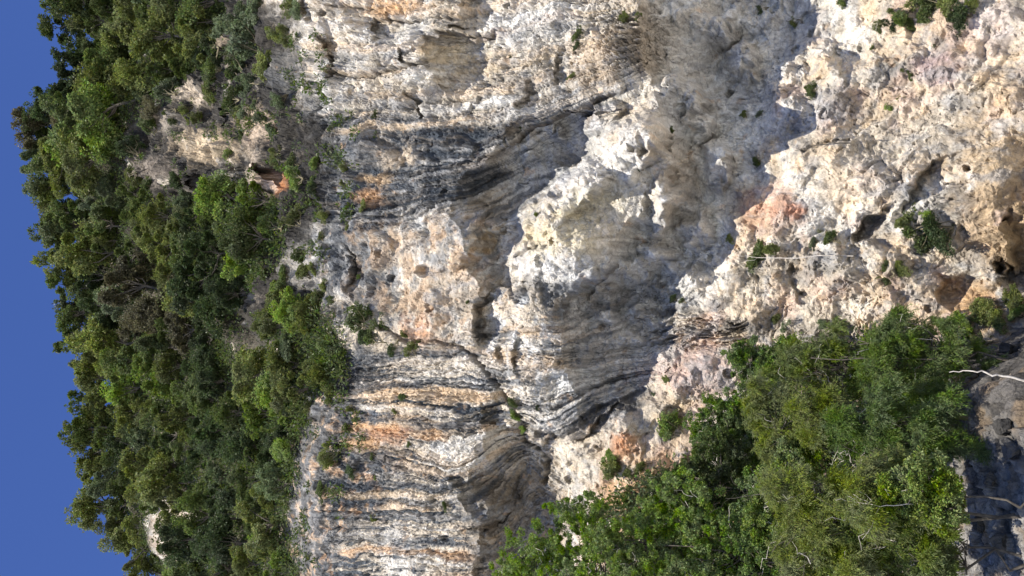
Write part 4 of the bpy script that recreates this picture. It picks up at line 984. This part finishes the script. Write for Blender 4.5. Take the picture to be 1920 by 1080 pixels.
# ---- the tall trees in front of the foot of the cliff, each shaped on its own
def tall_tree(kind, seed, blobs, Y, fine, colour, label, leaves, stems=1, dead=False, leaf=(0.16, 0.09)):
    """blobs: crown masses as (px, py, r_px_along, r_px_across, distance offset)"""
    q = np.random.default_rng(seed)
    cen = []; rad = []
    for bx, by, ra, rb, dy in blobs:
        yy_ = Y + dy; c = at(bx, by, yy_); mm = yy_ / F_PX * 1.05
        cen.append(c); rad.append((rb * mm, rb * mm * 0.8, ra * mm))
    cen = np.array(cen); rad = np.array(rad)
    bx0 = float(np.mean(cen[:, 0])); low = int(np.argmin(cen[:, 2]))
    foot = np.array([cen[low, 0] * 0.5 + bx0 * 0.5, Y + 0.3, 0.0]); foot[2] = mound_at(foot[0], foot[1]) - 0.3
    e = bpy.data.objects.new(kind, None); C.objects.link(e); e.location = foot
    wts = rad[:, 0] * rad[:, 2]; wts = wts / wts.sum()
    paths = []; twig_c = []; twig_d = []
    order = np.argsort(cen[:, 2])
    H_ = cen[order[-1]] - foot
    for s in range(stems):
        st = foot + q.normal(size=3) * np.array([0.35, 0.25, 0]) * (s > 0)
        topc = cen[order[-1 - (s % len(order))]] + q.normal(size=3) * 0.3
        sp = wander(q, st, topc, 9, 0.14)
        paths.append((sp - foot, np.linspace(0.13, 0.02, 9) * (0.40 + 0.012 * np.linalg.norm(H_))))
        for i in range(len(cen)):
            a = sp[np.argmin(np.abs(sp[:, 2] - (cen[i, 2] - rad[i, 2] * 0.8)))]
            nb = 5
            for _ in range(nb):
                d_ = rdir(q, 1)[0]; tip = cen[i] + d_ * rad[i] * 0.75
                paths.append((wander(q, a, tip, 6, 0.12) - foot, np.linspace(0.035, 0.008, 6)))
    pos = []; ax = []; nr = []
    for i in range(len(cen)):
        k = int(leaves * wts[i])
        if fine:
            nt = max(20, k // 26)
            # twigs start inside and droop outward
            d_ = rdir(q, nt); d_[:, 2] = d_[:, 2] * 0.9 + 0.25
            # tufts of twigs leave gaps in between
            hub = cen[i] + rdir(q, 1 + nt // 80) * rad[i] * (0.30 + 0.85 * q.random((1 + nt // 80, 1)))
            st = hub[q.integers(0, len(hub), nt)] + q.normal(size=(nt, 3)) * rad[i] * 0.07
            L = (0.4 + 0.8 * q.random(nt)) * 0.30 * rad[i].mean() + 0.2
            t = q.random((nt, 26)) ** 0.7
            p_ = st[:, None] + d_[:, None] * (L[:, None] * t)[..., None]
            p_[..., 2] -= 0.45 * (L[:, None] * t ** 2)
            p_ += q.normal(size=p_.shape) * 0.035
            dd = d_[:, None] - np.array([0, 0, 0.9]) * t[..., None]
            pos.append(p_.reshape(-1, 3)); a_ = dd.reshape(-1, 3) + 0.75 * rdir(q, nt * 26); ax.append(a_)
            n_ = rdir(q, nt * 26); n_[:, 2] += 0.7; nr.append(n_)
        else:
            ncl = max(10, int(k / 190))
            d_ = rdir(q, ncl)
            cc = cen[i] + d_ * rad[i] * (0.25 + 0.85 * q.random((ncl, 1)) ** 0.6)
            cr_ = (0.13 + 0.22 * q.random(ncl)) * max(0.7, rad[i].mean() * 0.42)
            p_, o_ = clumped(q, cc, cr_, 14, max(4, int(k / ncl / 14)), 0.9)
            pos.append(p_); a_ = o_ + 0.7 * rdir(q, len(p_)); a_[:, 2] -= 0.4; ax.append(a_)
            n_ = o_ + 0.8 * rdir(q, len(p_)); n_[:, 2] += 0.6; nr.append(n_)
    pos = np.concatenate(pos) - foot; ax = np.concatenate(ax); nr = np.concatenate(nr); m_ = len(pos)
    sc = 0.7 + 0.6 * q.random(m_)
    cr = obj('crown', leaf_mesh('crown', pos, ax, nr, leaf[0] * sc, leaf[1] * sc, M_NEEDLE if fine else M_LEAF), e)
    cr.color = (*colour, 1)
    twp = []
    for _ in range(16):
        i = q.integers(0, len(cen)); a0 = cen[i] + rdir(q, 1)[0] * rad[i] * 0.5
        d0 = rdir(q, 1)[0]; d0[2] = abs(d0[2]) * 0.6; d0[1] = -abs(d0[1])
        twp.append((wander(q, a0, a0 + d0 * rad[i] * (0.5 + 0.5 * q.random()), 6, 0.07) - foot, np.linspace(0.014, 0.004, 6)))
    nf0 = sum((len(p_[0]) - 1) * 6 for p_ in paths)
    tm = tube_mesh('trunk', paths + twp, M_BARK, 6); tm.materials.append(M_DEAD)
    mi = np.zeros(len(tm.polygons), np.int32); mi[nf0:] = 1
    tm.polygons.foreach_set('material_index', mi)
    obj('trunk', tm, e)
    tag(e, label, 'tree', 'tall trees in front of the foot of the cliff')
    return e
FEATHER = (0.135, 0.178, 0.040); FEATHER2 = (0.165, 0.200, 0.046); LUSH = (0.170, 0.250, 0.050); LUSH2 = (0.125, 0.195, 0.042); LIME = (0.17, 0.23, 0.045)
FL = (0.110, 0.021); BL = (0.082, 0.052)
TALL = [
 ('broadleaf_tree', 301, [(1000, 1050, 70, 70, 0), (1075, 1000, 70, 70, .5), (1100, 950, 45, 40, .3), (1130, 1060, 70, 60, -.5), (945, 1085, 40, 40, 0), (1060, 1080, 60, 60, 0)], 38, False, LUSH, 'bright leafy tree reaching farthest up the brown hollow at the bottom edge', 15000),
 ('broadleaf_tree', 302, [(1215, 1010, 70, 70, 0), (1290, 950, 75, 60, 0), (1250, 1070, 70, 50, .5), (1330, 1010, 60, 60, -.3)], 37, False, LUSH, 'bright leafy tree standing below the orange soil patch at the cliff foot', 14000),
 ('broadleaf_tree', 303, [(1300, 905, 60, 36, 0), (1350, 850, 45, 40, .2), (1245, 920, 45, 36, 0), (1380, 920, 60, 40, 0)], 39, False, (0.07, 0.10, 0.03), 'mid green thin tree with pale soil showing through its crown', 9000),
 ('broadleaf_tree', 304, [(1345, 790, 50, 45, 0), (1400, 770, 50, 45, .2), (1420, 830, 55, 45, 0), (1330, 820, 30, 30, .1)], 41, False, LUSH2, 'dark leafy tree just below the small round bush on the rock', 10000),
 ('broadleaf_tree', 305, [(1405, 672, 42, 38, 0), (1450, 690, 40, 34, 0), (1475, 650, 26, 24, .2)], 42, False, LUSH2, 'dark leafy tree highest beside the pink and white rock', 7500),
 ('feathery_tree', 306, [(1535, 650, 60, 40, 0), (1500, 700, 70, 44, 0), (1570, 700, 70, 50, .3), (1600, 640, 60, 34, 0)], 38, True, FEATHER, 'feathery green tree with a thin straight stem crossing its crown', 11000),
 ('feathery_tree', 307, [(1705, 610, 40, 24, 0), (1720, 650, 70, 44, 0), (1690, 700, 80, 54, 0), (1780, 690, 55, 40, .2), (1650, 650, 50, 34, 0)], 36, True, (0.105, 0.155, 0.035), 'tall feathery tree with a pointed top nearest the ochre slope', 14000),
 ('feathery_tree', 308, [(1480, 780, 70, 50, 0), (1540, 790, 80, 56, -.5), (1440, 740, 50, 34, .2), (1470, 850, 60, 40, 0)], 36, True, FEATHER2, 'lighter feathery tree in the middle of the clump beside dark leafy trees', 13000),
 ('feathery_tree', 309, [(1640, 790, 80, 54, 0), (1740, 790, 70, 54, 0), (1780, 830, 50, 40, -.3), (1600, 850, 50, 36, .4)], 34, True, (0.10, 0.155, 0.038), 'dark feathery tree in front of a thick brown leaning trunk', 13000),
 ('feathery_tree', 310, [(1520, 940, 80, 60, 0), (1600, 960, 90, 70, -.6), (1500, 1020, 80, 60, 0), (1560, 1060, 90, 60, -.4), (1640, 900, 60, 50, 0)], 31, True, FEATHER2, 'large light green feathery tree nearest the viewer at the bottom edge', 20000),
 ('broadleaf_tree', 311, [(1740, 900, 50, 44, 0), (1775, 950, 34, 34, 0), (1690, 930, 40, 34, 0)], 30, False, LIME, 'small lime green leafy tree above the shaded grey rubble', 7000),
 ('feathery_tree', 312, [(1680, 1020, 80, 50, 0), (1740, 1060, 50, 40, -.3), (1620, 1080, 60, 40, 0), (1780, 1020, 24, 26, 0)], 31, True, FEATHER, 'feathery green tree at the bottom edge beside the grey rubble', 12000),
 ('broadleaf_tree', 314, [(1330, 880, 50, 50, 0), (1400, 860, 45, 40, .4), (1290, 960, 50, 45, .2)], 40, False, (0.12, 0.17, 0.05), 'thin pale green tree between the small bush and the dark leafy trees', 6000),
 ('broadleaf_tree', 315, [(1200, 1075, 60, 40, 0), (1150, 1020, 50, 40, .2), (1300, 1085, 70, 40, 0)], 35.5, False, (0.15, 0.215, 0.045), 'green leafy tree cut by the bottom edge below the orange soil', 8000),
 ('broadleaf_tree', 316, [(1480, 900, 50, 50, 0), (1450, 960, 55, 45, .3), (1500, 860, 40, 40, 0)], 35, False, (0.16, 0.22, 0.045), 'fresh green leafy tree among feathery trees near thin grey twigs', 7000),
 ('broadleaf_tree', 313, [(1400, 990, 60, 50, 0), (1430, 1060, 60, 50, 0), (1370, 1080, 50, 40, .4), (1440, 920, 50, 40, .4)], 36, False, LUSH2, 'dark leafy tree standing in shade between bright leafy and feathery trees', 11000),
]
for kind, seed, blobs, Y, fine_, colr, lab, nl in TALL:
    tall_tree(kind, seed, blobs, Y, fine_, colr, lab, int(nl * 5.2), stems=2 if fine_ else 1, leaf=FL if fine_ else BL)

# bare trunks and dead boughs
def pole(kind, pts, radii, mat, label, cat, seed, twigs=0):
    q = np.random.default_rng(seed)
    P3 = [at(*p) for p in pts]; o0 = P3[0].copy()
    dense = []
    for a, b in zip(P3[:-1], P3[1:]): dense += list(wander(q, a, b, 5, 0.02)[:-1])
    dense.append(P3[-1]); dense = np.array(dense)
    rr = np.interp(np.linspace(0, 1, len(dense)), np.linspace(0, 1, len(radii)), radii)
    paths = [(dense - o0, rr)]
    for k in range(twigs):
        i = q.integers(len(dense) // 3, len(dense) - 1); tip = dense[i] + q.normal(size=3) * np.array([.5, .3, .3]) + np.array([0, 0, .5])
        paths.append((wander(q, dense[i], tip, 5, 0.04) - o0, np.linspace(rr[i] * .5, .006, 5)))
    o = obj(kind, tube_mesh(kind, paths, mat, 7), None, tuple(o0))
    return tag(o, label, cat)
pole('dead_branch', [(1935, 716, 27.6), (1890, 706, 27.5), (1850, 699, 27.4), (1815, 695, 27.3), (1780, 698, 27.3)], (.032, .024, .008), M_DEAD, 'bare white dead branch standing alone in front of dark rubble', 'dead branch', 1)
pole('leaning_trunk', [(1890, 792, 34.5), (1820, 785, 34.5), (1740, 781, 34.5), (1660, 777, 34.6)], (.085, .075, .05), M_STEM, 'thick brown bare trunk running into the dark feathery tree', 'trunk', 2, 3)
pole('pale_stem', [(1830, 676, 35.5), (1740, 674, 35.5), (1640, 673, 35.6), (1520, 671, 35.7)], (.028, .026, .018), M_BARK, 'thin straight bare stem in the feathery trees beside the pink rock', 'stem', 3)
pole('dead_branch', [(1740, 948, 29.9), (1700, 945, 29.8), (1650, 950, 29.7), (1610, 942, 29.7), (1590, 930, 29.7)], (.014, .012, .005), M_DEAD, 'thin pale dead boughs among leaves below the small lime green tree', 'dead branch', 4, 5)
pole('dead_branch', [(1480, 930, 34.0), (1440, 925, 34), (1400, 930, 34), (1360, 935, 34)], (.016, .014, .005), M_BARK, 'thin grey dead twigs in the middle of the leafy clump', 'dead branch', 5, 5)
pole('dead_branch', [(1600, 480, 45.0), (1540, 479, 45.0), (1480, 484, 45), (1420, 483, 45.2), (1380, 478, 45.4)], (.02, .018, .006), M_DEAD, 'long pale fallen stem lying across bushes on the lower rock', 'dead branch', 6, 3)
pole('dead_branch', [(1595, 268, 45.0), (1560, 268, 44.9), (1520, 274, 45), (1490, 283, 45.2)], (.03, .025, .01), M_BARK, 'brown dry branch lying on the pale rock above the pink hollow', 'dead branch', 7, 1)
pole('dead_branch', [(1640, 548, 44.2), (1630, 520, 44.1), (1620, 500, 44.2), (1600, 488, 44.4)], (.02, .016, .006), M_BARK, 'thin crooked dry twig beside the small green tuft on the rock', 'dead branch', 8, 3)

# boulders on the rubble slope
def boulder(seed, x, y, s, label, pale):
    q = np.random.default_rng(seed)
    import bmesh
    bm = bmesh.new(); bmesh.ops.create_icosphere(bm, subdivisions=4, radius=1.0)
    cuts = rdir(q, 11); hs = 0.55 + 0.3 * q.random(11)
    V_ = np.array([v.co[:] for v in bm.verts])
    for c_, h_ in zip(cuts, hs):
        k = V_ @ c_; over = np.maximum(k - h_, 0); V_ -= over[:, None] * c_[None]
    V_ *= np.array([1.0, 0.8, 0.7]) * s
    V_ *= (1 + 0.22 * fbm(V_[:, 0] * 2.2 / s + seed, V_[:, 1] * 2.2 / s + V_[:, 2] * 1.7 / s, 5, 160, 0.6))[:, None]
    Fc = np.array([[v.index for v in f.verts] for f in bm.faces]); bm.free()
    me_ = new_mesh('boulder', V_, Fc, M_ROCK, False)
    b_ = 0.12 if pale else 0.06
    cl = np.tile(np.array([[b_, b_ * .96, b_ * .9, 1.0]]), (len(V_), 1)); cl[:, :3] *= (1 + .3 * fbm(V_[:, 0] * 3, V_[:, 1] * 3 + V_[:, 2] * 3, 3, 161))[:, None]
    a_ = me_.color_attributes.new('Col', 'FLOAT_COLOR', 'POINT'); a_.data.foreach_set('color', cl.astype(np.float32).ravel())
    o = obj('boulder', me_, None, (x, y, mound_at(x, y) + 0.22 * s)); o.rotation_euler = (0, 0, q.random() * 6)
    tag(o, label, 'boulder', 'grey boulders on the rubble slope')
BOULD = [(1895, 590, .6, 1, 'pale grey boulder on the rubble nearest the ochre slope'), (1905, 655, .45, 0, 'dark grey boulder between the pale boulder and the white dead branch'),
         (1890, 800, .5, 0, 'dark grey boulder at the foot of the thick leaning trunk'), (1905, 840, .6, 1, 'pale boulder at the edge of the tree shade on the rubble'),
         (1870, 900, .4, 1, 'small pale boulder in the sunlit rubble below the lime green tree'), (1880, 1020, .5, 1, 'pale block in the sunlit rubble at the bottom corner of the photo'), (1845, 985, .4, 0, 'dark boulder where the feathery tree meets the sunlit rubble')]
for k, (bx, by, s, pale, lab) in enumerate(BOULD):
    s *= 0.8
    # where the line of sight meets the slope
    d_ = ray([bx], [by])[0]; Yh = 30.0
    for Yt in np.arange(24.5, 42, 0.1):
        p_ = CAM + d_ * (Yt / d_[1])
        if p_[2] <= mound_at(p_[0], Yt): Yh = Yt; break
    p_ = CAM + d_ * (Yh / d_[1])
    boulder(500 + k, p_[0], p_[1], s, lab, pale)

# ------------------------------------------------------------------ names for the plants
def where_y(y):
    return 'at photo top' if y < 60 else 'in top quarter' if y < 270 else 'above photo middle' if y < 540 else 'below photo middle' if y < 810 else 'in bottom quarter' if y < 1020 else 'at photo bottom'
ORD = ['first', 'second', 'third', 'fourth', 'fifth', 'sixth', 'seventh', 'eighth', 'ninth', 'tenth', 'eleventh', 'twelfth', 'thirteenth', 'fourteenth', 'fifteenth', 'sixteenth', 'seventeenth', 'eighteenth', 'nineteenth', 'twentieth']
def ordw(i):
    return ORD[i] if i < 20 else 'number %d' % (i + 1)
groups = {}
for rec in PLANTS:
    e, x, y, c, zone, sz = rec
    if zone == 'slope':
        k = crest(np.array(y)); f = (x - k) / (560 - k)
        row = 'just under the skyline' if f < 0.28 else 'halfway down the wood' if f < 0.62 else 'low on the wood'
    elif zone == 'skyline': row = 'on the skyline'
    else:
        row = ('under the wood' if x < 600 else 'on the banded rock' if x < 900 else 'on the middle of the cliff' if x < 1300 else 'on the lower cliff' if y < 560 or x < 1400 else 'on the ochre foot of the cliff')
    groups.setdefault((zone, WORD[c], row, where_y(y)), []).append(rec)
GROUPNAME = {'slope': 'trees of the wooded slope', 'skyline': 'trees along the skyline', 'rock': 'shrubs rooted in the bare rock'}
for (zone, word, row, wy_), recs in groups.items():
    recs.sort(key=lambda t: t[1])
    n_ = len(recs)
    for i, (e, x, y, c, z_, sz) in enumerate(recs):
        noun = 'tree' if zone != 'rock' else 'shrub'
        if n_ == 1: lab = f'{word} {noun} {row} {wy_}'
        elif n_ == 2: lab = f'{word} {noun} {row} {wy_}, ' + ('nearer the sky' if i == 0 else 'farther from sky')
        else: lab = f'{word} {noun} {row} {wy_}, {ordw(i)} from sky'
        tag(e, lab, noun, GROUPNAME[zone])
